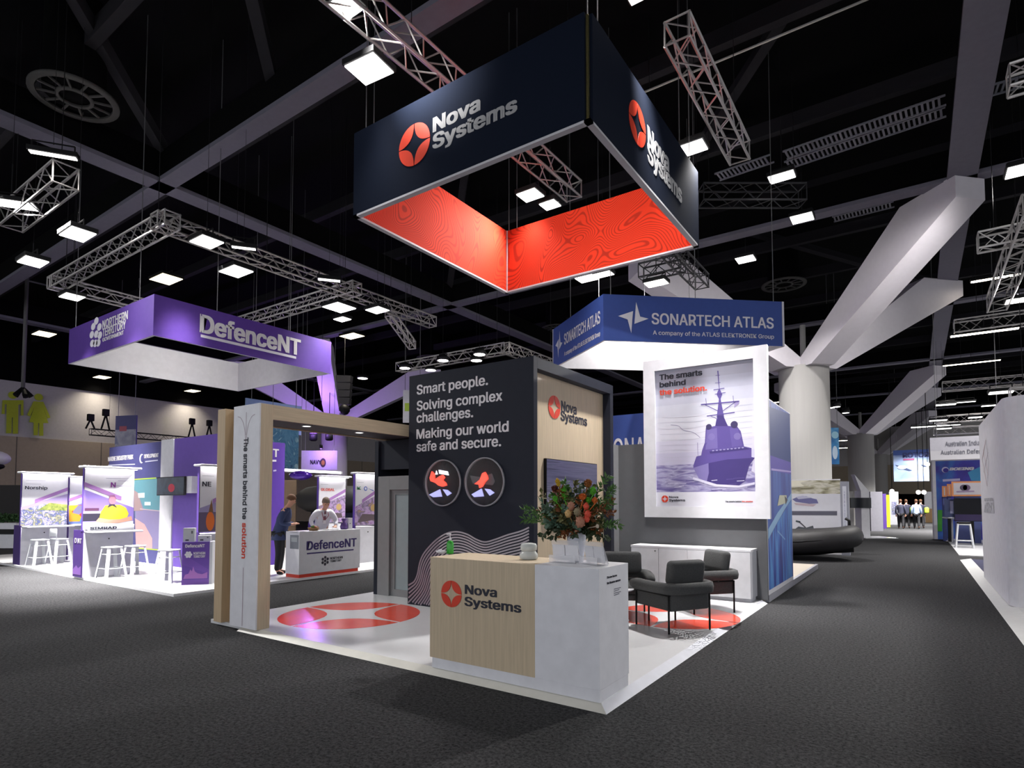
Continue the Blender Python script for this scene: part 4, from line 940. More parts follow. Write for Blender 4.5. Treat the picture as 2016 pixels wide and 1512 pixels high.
# ================================================================ PURPLE BOOTH (left)
NX, NY = -8.76, .9
t = thing('booth_platform', 'white floor of the purple booth at the left', 'platform', (-14, 4.5, 0))
MB().box(-21, NX, NY-.02, 8.2, 0, FZ).build('deck', mat('white_vinyl_floor', rgb(238, 238, 240), .3, vary=.015), t)
HARB = ramp_mat('harbour_photo', ((96, 92, 140), (190, 184, 206), (70, 84, 140), (150, 150, 110), (214, 196, 214)), 5, .5, distort=2)
FRUIT = ramp_mat('colour_swirl_photo', ((240, 150, 40), (250, 214, 60), (220, 60, 50), (60, 150, 190)), 4, .5, 'v')
CREW = ramp_mat('deck_photo', ((150, 100, 170), (196, 170, 210), (110, 96, 130), (180, 150, 120)), 4, .5, distort=2)
LILAC = (172, 126, 190); PW = (238, 236, 242)
def unit(x, y0, y1, lab, kind, end=True, table=True, ztop=2.4, knob=True, cat='display stand'):
    t = thing('display_stand', lab, cat, (x-.25, (y0+y1)/2, FZ), group=None)
    W, Hh = y1-y0, ztop-1.05
    MB().box(x-.5, x, y0+.012, y1, FZ, 1.0).build('cabinet', WHITE, t)
    MB().box(x-.5, x-.003, y0, y0+.012, FZ, 1.06).build('end_panel', PURPD, t)
    if knob: MB().ball((x+.01, (y0+y1)/2, .86), .015, 8).build('knob', BLACK, t)
    if table: MB().rbox(x-.5, x+.38, y0+.03, y1+.05, 1.0, 1.04, .015, 2).build('table_top', WHITE, t)
    MB().box(x-.1, x-.03, y0, y1, 1.04, ztop).build('back_panel', WHITEM, t)
    MB().box(x-.1, x-.028, y0-.005, y0+.012, 1.04, ztop).build('panel_edge', PURPLE, t)
    MB().rbox(x-.14, x+.18, y0-.08, y1+.08, ztop, ztop+.05, .02, 2).build('canopy', WHITE, t)
    MB().box(x-.0, x+.12, y0, y1, ztop-.012, ztop-.002).build('light_strip', STRIP, t)
    P = PL((x-.03, y0, 1.05), (0, 1, 0)); pr = Print(P)
    pr.rect(0, W, 0, Hh, PW)
    if kind == 'right':      # diagonal rising to the right
        ph = [(0, 0), (W, 0), (W, Hh*.62), (0, Hh*.36)]; band = [(W*.28, Hh*.5), (W, Hh*.75), (W, Hh*.68), (W*.28, Hh*.43)]
    else:
        ph = [(0, 0), (W, 0), (W, Hh*.36), (0, Hh*.66)]; band = [(0, Hh*.78), (0, Hh*.71), (W*.74, Hh*.48), (W*.74, Hh*.55)]
    return t, P, pr, W, Hh, ph, band
# norship unit
yy = lambda px, x: U(px, 1000, x=x).y
X = -16.9; t, P, pr, W, Hh, ph, band = unit(X, yy(42, X), yy(133, X), 'display stand with harbour picture at the far left of the purple booth', 'right')
pr.poly(ph, (176, 158, 206), 1); pr.poly([(0, 0), (W, 0), (W, Hh*.36), (W*.5, Hh*.42), (0, Hh*.3)], HARB, 2); pr.poly([(W*.35, Hh*.3), (W, Hh*.28), (W, Hh*.4), (W*.6, Hh*.44)], ramp_mat('green_shore', ((90, 110, 60), (150, 160, 80), (190, 180, 120)), 9), 3); pr.poly(band, LILAC, 3)
pr.rect(W*.08, W*.5, Hh*.87, Hh*.875, (180, 176, 190), 2); pr.rect(W*.08, W*.4, Hh*.8, Hh*.805, (150, 150, 165), 2)
pr.build('printed_panel', t); text(P, 'Norship', W*.07, Hh*.7, W*.47, Hh*.06, LETN, t, w=.008)
X = -17.4; t, P, pr, W, Hh, ph, band = unit(X, 2.15, 3.1, 'half hidden display stand with orange and yellow picture', 'right', ztop=2.34)
pr.poly(ph, (110, 130, 200), 1); pr.poly([(W*.02, Hh*.05), (W*.8, Hh*.05), (W*.9, Hh*.3), (W*.5, Hh*.42), (0, Hh*.4)], FRUIT, 2); pr.poly([(W*.5, Hh*.42), (W, Hh*.3), (W, Hh*.5), (W*.7, Hh*.5)], (60, 160, 200), 3); pr.poly([(0, Hh*.55), (W, Hh*.85), (W, Hh*.78), (0, Hh*.48)], LILAC, 3); pr.build('printed_panel', t)
X = -12.66; t, P, pr, W, Hh, ph, band = unit(X, yy(165, X), yy(264, X), 'display stand with picture of a person in a yellow shirt', 'left')
pr.poly(ph, (150, 128, 206), 1); pr.rect(0, W, 0, Hh*.14, (226, 224, 232), 2); pr.rect(0, W*.34, Hh*.15, Hh*.27, (52, 48, 66), 2); pr.rect(0, W*.42, Hh*.27, Hh*.31, (190, 170, 200), 2); pr.rect(W*.03, W*.3, Hh*.315, Hh*.36, (96, 60, 90), 2)
pr.poly([(W*.3, Hh*.16), (W*.34, Hh*.3), (W*.42, Hh*.4), (W*.55, Hh*.41), (W*.72, Hh*.41), (W*.84, Hh*.36), (W*.9, Hh*.26), (W*.86, Hh*.18), (W*.5, Hh*.12)], (226, 214, 60), 3)
pr.poly([(W*.24, Hh*.14), (W*.3, Hh*.2), (W*.5, Hh*.17), (W*.72, Hh*.17), (W*.96, Hh*.22), (W*.98, Hh*.15), (W*.7, Hh*.11), (W*.45, Hh*.11)], (220, 160, 140), 4)
pr.disc(W*.56, Hh*.49, W*.075, (206, 140, 160), 4, ry=Hh*.075); pr.poly([(W*.49, Hh*.5), (W*.5, Hh*.57), (W*.6, Hh*.575), (W*.64, Hh*.5), (W*.6, Hh*.54), (W*.52, Hh*.54)], (150, 100, 140), 5); pr.poly([(W*.46, Hh*.36), (W*.56, Hh*.4), (W*.66, Hh*.36), (W*.6, Hh*.42), (W*.5, Hh*.42)], (60, 50, 70), 5)
pr.poly(band, LILAC, 3); pr.rect(W*.42, W*.92, Hh*.845, Hh*.85, (150, 144, 170), 2); pr.rect(W*.66, W*.9, Hh*.81, Hh*.815, (160, 150, 180), 2); pr.rect(W*.62, W*.95, Hh*.72, Hh*.73, (206, 196, 220), 2)
pr.build('printed_panel', t); text(P, 'N', W*.52, Hh*.7, W*.09, Hh*.08, mat('violet_lettering', rgb(140, 60, 150), .5), t, w=.008)
ep = PL((X-.5, yy(165, X), 0), (1, 0, 0)); pr = Print(ep); pr.poly([(.02, .1), (.45, .1), (.45, .3), (.3, .24), (.2, .3), (.02, .2)], (130, 90, 170), 0); pr.build('end_print', t); text(ep, 'D NT', .08, .78, .36, .1, LETW, t)
bx = thing('name_box', 'long white lettered box on the table of the yellow shirt stand', 'sign', (X+.1, yy(210, X), 1.04)); ya, yb = yy(170, X), yy(262, X)
MB().rbox(X-.02, X+.1, ya, yb, 1.04, 1.17, .012, 2).build('box', WHITE, bx); text(PL((X+.1, ya, 1.04), (0, 1, 0)), 'SIMRAD', .05, .035, .5, .055, LETN, bx, bold=.04)
X = -10.1; t, P, pr, W, Hh, ph, band = unit(X, yy(393, X), yy(393, X)+1.0, 'display stand with orange capsule picture behind the purple kiosk', 'right', table=False)
pr.poly(ph, (160, 150, 190), 1); pr.poly([(0, 0), (W*.6, 0), (W*.5, Hh*.3), (0, Hh*.3)], (96, 84, 110), 2); pr.disc(W*.24, Hh*.16, .09, (236, 120, 50), 3, ry=.2); pr.poly([(W*.2, Hh*.3), (W*.26, Hh*.5), (W*.3, Hh*.3)], (130, 90, 60), 3); pr.poly(band, LILAC, 3); pr.rect(W*.05, W*.3, Hh*.86, Hh*.865, (160, 160, 170), 2); pr.build('printed_panel', t); text(P, 'NE', W*.06, Hh*.7, W*.18, Hh*.07, LETN, t, w=.008)
for X, pa, pb, lab, s in ((-12.4, 628, 681, 'display stand with red headed panel behind the two men', 'GLOBAL'), (-10.1, 700, 748, 'display stand with blue ring logo beside the storage cabinet', 'K')):
    t, P, pr, W, Hh, ph, band = unit(X, yy(pa, X), yy(pb, X), lab, 'right', table=False)
    pr.poly(ph, CREW, 1); pr.poly([(W*.1, Hh*.05), (W*.9, Hh*.1), (W*.85, Hh*.2), (W*.3, Hh*.22)], (92, 78, 84), 2); pr.disc(W*.75, Hh*.34, .1, (196, 164, 110), 2); pr.poly(band, LILAC, 3); pr.rect(W*.08, W*.34, Hh*.84, Hh*.845, (170, 170, 180), 2)
    if s == 'K': pr.disc(W*.42, Hh*.72, .06, (70, 100, 190), 2); pr.disc(W*.42, Hh*.72, .035, PW, 3); pr.poly([(W*.5, Hh*.73), (W*.75, Hh*.69), (W*.75, Hh*.67)], (70, 100, 190), 3)
    pr.build('printed_panel', t); text(P, s, W*.08, Hh*.7, W*.5 if s != 'K' else W*.14, Hh*.055, RED if s != 'K' else mat('green_lettering', rgb(60, 120, 80)), t, w=.008)
# ---- tall printed walls of the purple booth
YW = 3.05
f = PL((0, YW, 0), (1, 0, 0))
px2 = lambda px: f.P(px, 1000)[0]
NAVW = mat('indigo_print', rgb(66, 66, 116), .6)
nx0, nx1, nx2, nx3 = px2(212), px2(318), px2(342), px2(432)
zt = f.P(318, 869)[1]
t = thing('booth_wall', 'indigo wall with coastal map print at the back of the purple booth', 'booth wall', ((nx0+nx1)/2, YW, FZ))
MB().box(nx0, nx1, YW, YW+.1, FZ, zt).build('panel', NAVW, t)
pr = Print(f); Z = lambda P: [f.P(x, y) for x, y in P]
pr.poly(Z([(264, 944), (308, 941), (311, 947), (314, 941), (318, 941), (317, 1081), (268, 1079)]), (88, 138, 150), 0)
pr.poly(Z([(266, 965), (275, 980), (283, 1002), (317, 1006), (317, 1081), (268, 1079)]), (128, 120, 158), 1); pr.poly(Z([(266, 1020), (285, 1032), (300, 1060), (300, 1080), (268, 1079)]), (196, 160, 160), 2); pr.poly(Z([(264, 965), (272, 970), (282, 1005), (264, 1006)]), (150, 128, 130), 2)
for P_ in ([(272, 971), (285, 970), (285, 980), (273, 980)], [(285, 988), (297, 988), (297, 995), (285, 995)]): pr.poly(Z(P_), (206, 226, 236), 3)
pr.bar((264, 944), (308, 941), .03, (170, 200, 70), 3, px=True); pr.bar((268, 1079), (317, 1083), .03, (170, 200, 70), 3, px=True); pr.bar((276, 1002), (317, 1006), .025, (190, 170, 180), 3, px=True)
pr.bar((213, 916), (266, 914), .03, (190, 190, 214), 1, px=True)
u, v = f.P(279, 903); pr.disc(u, v, .13, (200, 200, 222), 1); pr.disc(u+.05, v, .1, (66, 66, 116), 2); pr.bar((286, 909), (311, 906), .03, (190, 190, 214), 1, px=True)
pr.build('map_print', t)
textpx(f, 'MARINE INDUSTRY PARK', (213, 908), 262, 900, LETW, t, bold=.04); textpx(f, 'DEVELOPMENT', (284, 902), 312, 895, LETW, t, bold=.04)
t = thing('booth_wall', 'white pillar between the indigo wall and the purple wall', 'booth wall', ((nx1+nx2)/2, YW, FZ)); MB().box(nx1+.005, nx2-.005, YW-.05, YW+.1, FZ, zt+.02).build('panel', WHITEM, t)
t = thing('booth_wall', 'plain purple wall beside the oak posts', 'booth wall', ((nx2+nx3)/2, YW, FZ)); MB().box(nx2, nx3, YW-.02, YW+.1, FZ, zt+.02).build('panel', PURPLE, t)
t = thing('television', 'tilted television on the white pillar of the purple booth', 'television', (nx1, YW-.3, 1.9))
a0, a1 = PL((0, YW-.35, 0), (1, 0, 0)).P(310, 940), PL((0, YW-.35, 0), (1, 0, 0)).P(363, 975)
MB().box(a0[0], a1[0], YW-.36, YW-.31, a1[1], a0[1]).build('casing', BLACK, t, bevel=.006)
tv = ramp_mat('dark_tv_picture', ((26, 36, 46), (54, 70, 84), (30, 40, 52)), 3, .3); pr = Print(PL((0, YW-.36, 0), (1, 0, 0))); pr.rect(a0[0]+.02, a1[0]-.02, a1[1]+.02, a0[1]-.02, tv); pr.disc((a0[0]*.45+a1[0]*.55), (a0[1]*.4+a1[1]*.6), .16, (190, 50, 70), 1, ry=.1); pr.build('screen', t)
MB().box(a1[0]-.1, a1[0]+.22, YW-.3, YW-.06, a1[1]+.05, a0[1]).build('wall_mount', WHITEM, t)
# purple board seen through the arch
X = -11.6; g = PL((X, 0, 0), (0, 1, 0)); y0, y1 = yy(520, X), yy(559, X)
t = thing('booth_wall', 'tall purple board with white letter seen through the oak arch', 'booth wall', (X, (y0+y1)/2, FZ)); zt2 = g.P(555, 872)[1]
MB().box(X-.12, X, y0, y1, FZ, zt2).build('panel', mat('vivid_purple_print', rgb(84, 52, 150), .5), t); textpx(g, 'T', (538, 899), 548, 884, LETW, t, bold=.04); pr = Print(g); pr.bar((536, 907), (544, 907), .05, (226, 222, 236), px=True); pr.bar((538, 927), (544, 926), .04, (200, 190, 226), px=True); pr.build('white_line', t)
# ---- stools
def stool(lab, back=False):
    t = thing('bar_stool', lab, 'stool', world=False, group='white metal bar stools in the purple booth')
    MB().rbox(-.15, .15, -.15, .15, .63, .66, .012, 2).build('seat', STEELW, t)
    for sx in (-1, 1):
        for sy in (-1, 1):
            mb = MB(); a = Vector((sx*.12, sy*.12, .635)); b = Vector((sx*.2, sy*.2, 0))
            mb.prism([a+Vector((sx*.02, -sy*.03, 0)), a+Vector((sx*.02, sy*.02, 0)), a+Vector((-sx*.03, sy*.02, 0))], b-a); mb.build('leg', STEELW, t)
    for z, k in ((.2, .172), (.5, .135)):
        mb = MB(); mb.path([(-k, -k, z), (k, -k, z), (k, k, z), (-k, k, z), (-k, -k, z)], .009, 6); mb.build('brace', STEELW, t)
    return t
s0 = stool('white bar stool at the yellow shirt stand, left of its pair')
def fl_at(px, py): q = U(px, py, z=FZ); return q
spots = ((219, 1134, .1, None), (265, 1131, .2, 'white bar stool at the yellow shirt stand, right of its pair'), (77, 1113, .1, 'white bar stool at the harbour picture stand'), (332, 1150, .5, 'white bar stool left of the purple kiosk'), (722, 1104, .3, 'white bar stool behind the white counter right end'))
for i, (px, py, rz, lab) in enumerate(spots):
    q = fl_at(px, py-4); q = U(px, py-6, x={0: -12.2, 1: -12.2, 2: -16.45}.get(i, q.x)); o = s0 if i == 0 else dup(s0, (0, 0, 0), 0, lab); o.location = (q.x, q.y, FZ); o.rotation_euler[2] = rz
q = U(115, 1107, x=-16.45); t = dup(s0, (q.x, q.y, FZ), .2, 'white bar stool with a low back near the harbour stand')
mb = MB(); mb.rbox(-.16, .16, -.16, -.14, .72, .92, .008, 2); mb.tube((-.14, -.14, .65), (-.15, -.15, .8), .01, 6); mb.tube((.14, -.14, .65), (.15, -.15, .8), .01, 6); mb.build('backrest', STEELW, t)
# ---- purple kiosk
A = Vector((-9.763, 1.501, FZ)); B = Vector((-9.463, 1.879, FZ)); d = (B-A).normalized(); n = Vector((d.y, -d.x, 0)); P = PL(A, d); zk = P.P(385, 1067)[1]
t = thing('info_kiosk', 'small purple info kiosk with white lettering and ship outline', 'kiosk', (A+B)/2-n*.15)
wk = (B-A).length
MB().prism([A, B, B-n*.3, A-n*.3], Vector((0, 0, zk))).build('body', mat('kiosk_purple', rgb(84, 52, 140), .4), t)
MB().prism([B+d*.001, B+d*.05, B+d*.05-n*.3, B-n*.3+d*.001], Vector((0, 0, zk))).build('side_panel', WHITE, t)
pr = Print(P); pr.poly([(0, 0), (wk, 0), (wk, .1), (0, .1)], (110, 70, 160), 0); pr.poly([(.03, .12), (.06, .2), (.12, .22), (.15, .3), (.18, .26), (.2, .36), (.23, .26), (.28, .22), (.36, .2), (wk-.03, .24), (wk-.03, .12)], (170, 112, 190), 1); pr.poly([(0, .62), (wk, .28), (wk, .2), (0, .4)], (98, 62, 152), 0)
u, v = P.P(371, 1092)
for k in range(7): pr.disc(u+(.045*math.cos(k*1.047) if k else 0), v+(.045*math.sin(k*1.047) if k else 0), .024, (236, 232, 240), 2)
pr.build('kiosk_print', t); textpx(P, 'DefenceNT', (365, 1078), 403, 1072, LETW, t, bold=.035); textpx(P, 'NORTHERN', (381, 1092), 404, 1087, LETW, t, bold=.03); textpx(P, 'TERRITORY', (381, 1098), 404, 1093.5, LETW, t, bold=.03)
for (u0, u1, h, lab) in ((.0, .2, .27, 'tall leaflet rack on the purple kiosk'), (.26, .48, .12, 'low leaflet tray on the purple kiosk')):
    c = P.p((u0+u1)/2, zk, -.15); r_ = thing('leaflet_rack', lab, 'leaflet holder', c)
    q0 = P.p(u0, zk, -.05); MB().prism([q0, q0+d*(u1-u0), q0+d*(u1-u0)-n*.15, q0-n*.15], Vector((0, 0, h))).build('rack', mat('grey_acrylic', rgb(196, 198, 202), .3), r_)
    pp = PL(P.p(0, 0, -.05), d); q = Print(pp, base=.003); q.rect(u0+.04, u0+.1, zk+.02, zk+.05, (60, 60, 66)); q.rect(u1-.06, u1-.03, zk+h*.6, zk+h*.8, (90, 90, 96)); q.build('leaflet_print', r_)
# ---- white counter with purple lettering
kx0, kx1, ky0, ky1, kz = -9.26, -8.785, 3.44, 5.1, 1.03
t = thing('service_counter', 'white counter with big indigo lettering and red kick strip', 'counter', ((kx0+kx1)/2, (ky0+ky1)/2, FZ))
MB().box(kx0, kx1, ky0, ky1, FZ+.07, kz).build('body', WHITE, t, bevel=.004); MB().box(kx0+.01, kx1-.005, ky0+.01, ky1-.05, FZ, FZ+.07).build('kick_strip', mat('red_kick', rgb(206, 62, 44), .4), t)
P = PL((kx1, 0, 0), (0, 1, 0)); textpx(P, 'DefenceNT', (604, 1083), 701, 1066, mat('indigo_lettering', rgb(58, 44, 110)), t, bold=.03)
u0, v0 = P.P(604, 1090); u1, _ = P.P(696, 1084); pr = Print(P); pr.rect(u0, u1, v0-.015, v0+.015, (58, 44, 110)); u, v = P.P(640, 1104)
for k in range(7): pr.disc(u+(.075*math.cos(k*1.047+.5) if k else 0), v+(.075*math.sin(k*1.047+.5) if k else 0), .034, (48, 44, 60), 1, n=10)
pr.build('line_and_flower_print', t); textpx(P, 'NORTHERN', (650, 1101.5), 674.5, 1097, LETN, t); textpx(P, 'TERRITORY', (650, 1107), 672, 1103, LETN, t)
Q = PL((0, ky0, 0), (1, 0, 0)); pr = Print(Q); a0, b0 = Q.P(571, 1080); a1, b1 = Q.P(588.5, 1054); pr.rect(a0, a1, b0, b1, (112, 116, 124)); pr.rect(a0+.04, a1-.06, b0+.15, b1-.05, (150, 156, 160), 1); pr.build('grey_poster', t)
def small(name, lab, cat, px, yb, build):
    q = U(px, 1044, x=-9.0); c = Vector((-9.0, q.y, kz)); o = thing(name, lab, cat, c); build(c, o)
small('brochure_stack', 'fanned brochures on the left end of the white lettered counter', 'brochures', 582, 0, lambda c, o: [MB().prism([c+Vector((-.14+.05*k, -.1, .004*k)), c+Vector((.06+.05*k, -.13, .004*k)), c+Vector((.1+.05*k, .14, .004*k)), c+Vector((-.1+.05*k, .17, .004*k))], (0, 0, .003)).build('brochure', mat('brochure_%d' % k, rgb(*((206, 206, 214), (180, 186, 200), (214, 206, 214))[k]), .4), o) for k in range(3)])
small('snack_basket', 'basket of green and red wrapped sweets on the white counter', 'basket', 617, 0, lambda c, o: [MB().lathe([(.09, 0), (.13, .07), (.12, .07), (.085, .01)], c, 18).build('basket', mat('wicker', rgb(120, 92, 60), .8, vary=.3, scale=60), o)]+[MB().ball(c+Vector((R.uniform(-.07, .07), R.uniform(-.07, .07), .07+R.random()*.02)), .025, 8).build('sweet', mat(['sweet_green', 'sweet_red', 'sweet_olive'][k % 3], rgb(*[(70, 110, 50), (160, 70, 60), (120, 120, 60)][k % 3]), .4), o) for k in range(8)])
small('brochure_stack', 'flat stack of white brochures in the middle of the white counter', 'brochures', 652, 0, lambda c, o: [MB().box(c.x-.12, c.x+.1, c.y-.14, c.y+.14, kz, kz+.02).build('brochures', WHITEM, o)])
small('gift_bag', 'crumpled purple gift bag near the right end of the white counter', 'bag', 677, 0, lambda c, o: [MB().lathe([(.08, 0), (.1, .06), (.07, .14), (.03, .16), (.07, .24), (.05, .25)], c, 7).build('bag', mat('purple_paper', rgb(92, 64, 130), .4, vary=.25, scale=14), o)])
small('card_dispenser', 'tall white card box at the right end of the white counter', 'box', 687, 0, lambda c, o: [MB().box(c.x-.05, c.x+.05, c.y-.06, c.y+.06, kz, kz+.26).build('box', WHITEM, o, bevel=.004), MB().box(c.x+.05, c.x+.052, c.y-.02, c.y+.0, kz+.12, kz+.14).build('slot', BLACK, o)])
# ---- hanging purple sign
a = (-14.7333, -10.4164, 1.1512, 5.4719, 5.0, 5.8386)
t = thing('hanging_sign', 'square purple hanging sign with white underlined lettering', 'hanging sign', ((a[0]+a[1])/2, (a[2]+a[3])/2, a[4]))
INW = mat('white_sign_lining', rgb(214, 212, 216), .7)
SIGP = mat('violet_fabric', rgb(88, 60, 144), .7, spec=.15)
for b in ((a[0], a[1], a[2], a[2]+.05), (a[0], a[1], a[3]-.05, a[3]), (a[0], a[0]+.05, a[2]+.05, a[3]-.05), (a[1]-.05, a[1], a[2]+.05, a[3]-.05)):
    mb = MB().box(*b, a[4], a[5]); cx, cy = (a[0]+a[1])/2, (a[2]+a[3])/2; th = 'y' if b[1]-b[0] > 1 else 'x'
    fi = {'y': (2, 3), 'x': (4, 5)}[th]      # faces: 2=-y 3=+y 4=-x 5=+x
    pos = (b[2] if th == 'y' else b[0]) > (cy if th == 'y' else cx)
    mb.m[fi[0] if pos else fi[1]] = 1; mb.m[0] = 1
    mb.build('panel', [SIGP, INW], t)
f = PL((a[1], 0, 0), (0, 1, 0)); g = PL((0, a[2], 0), (1, 0, 0))
textpx(f, 'DefenceNT', (395, 653), 591, 619, LETW, t, bold=.04); u0, v0 = f.P(395, 659); u1, _ = f.P(583, 700); pr = Print(f, base=.004); pr.rect(u0, u1, v0-.05, v0+.01, (226, 222, 232)); pr.build('underline', t)
pr = Print(g, base=.004)
for k, (px, py) in enumerate(((190, 658), (184, 643), (196, 644), (190, 632), (181, 659), (197, 660), (188, 676), (182, 676), (194, 675))): u, v = g.P(px, py); pr.disc(u, v, .12, (232, 228, 238), 0, ry=.085)
pr.build('flower_mark', t)
for s, yb, yt, xr in (('NORTHERN', 647, 632, 251), ('TERRITORY', 663, 648, 247), ('GOVERNMENT', 673, 666, 243)):
    textpx(g, s, (202, yb), xr, yt, LETW, t, bold=.03)
for x, y in ((a[0]+.3, a[2]+.03), (a[1]-.7, a[2]+.03), (a[1]-.03, a[2]+1.3), (a[1]-.03, a[3]-1.2), (a[0]+.9, a[3]-.03), (a[0]+2.5, a[3]-.03)): MB().tube((x, y, a[5]-.02), (x, y, 12), .008, 5).build('suspension_wire', MATS['steel_wire'], t)
# ================================================================ background left
def board(name, lab, cat, corners_px, dep, m, thick=.06, hang=True, facing=None, ground=None):
    """upright board across the view at a distance: outline from two opposite corners"""
    (xa, ya), (xb, yb) = corners_px; A = at(xa, yb, dep)
    if (not hang and name in ('partition_wall', 'booth_wall', 'picture_wall')) : A.z = 0
    d = (facing or RT).normalized(); P = PL(A, d); w, h = P.P(xb, (ya+yb)/2)[0], P.P(xa, ya)[1]
    t = thing(name, lab, cat, P.p(w/2, 0)); mb = MB().prism([P.p(0, 0), P.p(w, 0), P.p(w, h), P.p(0, h)], -P.n*thick); mb.build('panel', m, t)
    if hang:
        for s in (.1, .9): q = P.p(w*s, h, -thick/2); MB().tube(q-Vector((0, 0, .02)), (q.x, q.y, 12), .012, 5).build('suspension_wire', MATS['steel_wire'], t)
    return t, P, w, h
YD = Vector((0, 1, 0)); XD = Vector((1, 0, 0))
t, P, w, h = board('hanging_banner', 'pale blue banner above the oak arch beam', 'banner', ((483, 783), (594, 845)), 26, mat('pale_blue_print', rgb(140, 166, 206), .6), facing=YD)
SEAB = ramp_mat('teal_sea_print', ((40, 86, 130), (84, 134, 172), (56, 110, 150), (150, 186, 206)), 1.2, .5, distort=3)
t, P, w, h = board('picture_wall', 'teal sea picture board seen through the arch opening', 'picture', ((530, 830), (588, 921)), 25, SEAB, facing=YD)
t, P, w, h = board('hanging_banner', 'white banner with NAVY lettering lit purple', 'banner', ((593, 887), (664, 925)), 28, mat('lilac_white', rgb(206, 200, 220), .6)); textpx(P, 'NAVY', (611, 914), 632, 906, LETN, t, bold=.05); pr = Print(P, base=.006); u, v = P.P(636, 911); pr.disc(u, v, .14, (70, 48, 60), 0, ry=.22); pr.disc(u, v, .08, (170, 120, 60), 1, ry=.12); pr.build('crest', t)
ld = bpy.data.lights.new('purple_beam', 'POINT'); ld.energy = 70; ld.color = (.5, .25, 1); ld.shadow_soft_size = .1; ld.specular_factor = 0
q = at(632, 884, 27.3); pl_ = thing('banner_light', 'small purple light over the white lettered banner', 'lamp', q); MB().lathe([(.05, 0), (.08, .05), (.08, .2)], q, 10).build('housing', BLACK, pl_); MB().tube(q+Vector((0, 0, .2)), (q.x, q.y, 12), .01, 5).build('hanging_rod', BLACK, pl_); lo = bpy.data.objects.new('purple_beam', ld); COL.objects.link(lo); lo.parent = pl_; lo.location = (0, 0, -.1)
q = at(607, 930, 22); t = thing('canopy_shelf', 'thin glowing white canopy beyond the purple board', 'canopy', q); d = YD; MB().prism([q-d*1.6, q+d*1.6, q+d*1.6-XD*.9, q-d*1.6-XD*.9], (0, 0, .1)).build('slab', WHITEM, t); MB().prism([q-d*1.5+XD*.01, q+d*1.5+XD*.01, q+d*1.5+XD*.03, q-d*1.5+XD*.03], (0, 0, .08)).build('light_strip', STRIP, t); MB().tube(q-d*1.4-XD*.8, (q.x-.8, q.y-1.4, 0), .05, 8).build('post', WHITEM, t); MB().tube(q+d*1.4-XD*.8, (q.x-.8, q.y+1.4, 0), .05, 8).build('post', WHITEM, t)
q = at(592, 936, 19); t = thing('inflatable', 'shiny purple blimp shaped balloon hanging behind the counter', 'balloon', q); MB().ball(q, .36, 18, 0, (1, 1, .42), Matrix.Rotation(YAW, 3, 'Z')).build('envelope', mat('purple_foil', rgb(78, 40, 160), .15, metal=.3), t); MB().tube(q+Vector((0, 0, .1)), (q.x, q.y, 12), .006, 5).build('suspension_wire', MATS['steel_wire'], t)
c = at(640, 983, 21); t = thing('cylinder_model', 'big matt black cylinder with rounded nose behind the two men', 'display model', Vector((c.x, c.y, 0)))
Mx = Matrix.Rotation(-PI/2, 3, Vector((0, 0, 1)).cross(-RT)) if 0 else Vector((0, 0, 1)).rotation_difference(-RT).to_matrix()
MB().lathe([(.48, -3.0), (.48, .3), (.44, .62), (.3, .9), (.12, 1.06), (.0001, 1.1)], c, 30, 0, Mx).build('hull', mat('matt_black', rgb(20, 20, 21), .6), t)
mb = MB()
mb.prism([c-RT*2.9-Vector((0, 0, c.z))-FW*.0+Vector((0, 0, 0)), c+RT*.0-RT*(-.4)-Vector((0, 0, c.z)), c+RT*.4-Vector((0, 0, .42)), c-RT*2.9-Vector((0, 0, .42))] if 0 else [c-RT*.5-Vector((0, 0, c.z)), c+RT*2.8-Vector((0, 0, c.z)), c+RT*2.8-Vector((0, 0, .3)), c-RT*.5-Vector((0, 0, .3))], FW*.3)
mb.build('stand', mat('navy_skirt', rgb(28, 32, 60), .8), t)
t, P, w, h = board('partition_wall', 'tan timber partition behind the man in the navy jacket', 'booth wall', ((540, 945), (582, 1075)), 21, mat('tan_panel', rgb(134, 112, 88), .6), hang=False); 
t, P, w, h = board('partition_wall', 'black partition at the left edge of the arch opening', 'booth wall', ((520, 968), (556, 1075)), 17.5, mat('black_panel', rgb(26, 26, 30), .6), hang=False)
t, P, w, h = board('hanging_banner', 'white and lime banner at the left edge of the dark tower', 'banner', ((793, 768), (830, 832)), 24, WHITEM); pr = Print(P, base=.006); pr.rect(w*.1, w, h*.35, h*.6, (176, 206, 70)); pr.build('lime_stripe', t)
t, P, w, h = board('hanging_banner', 'small indigo banner hanging before the left hall wall', 'banner', ((226, 819), (268, 880)), 27, NAVW, facing=Vector((.9, .35, 0))); pr = Print(P, base=.006); pr.rect(0, w, 0, h*.55, ramp_mat('banner_photo', ((90, 96, 140), (150, 150, 170), (110, 110, 140)), 2)); pr.rect(w*.2, w*.55, h*.5, h*.66, (150, 70, 90), 1); pr.build('banner_print', t)
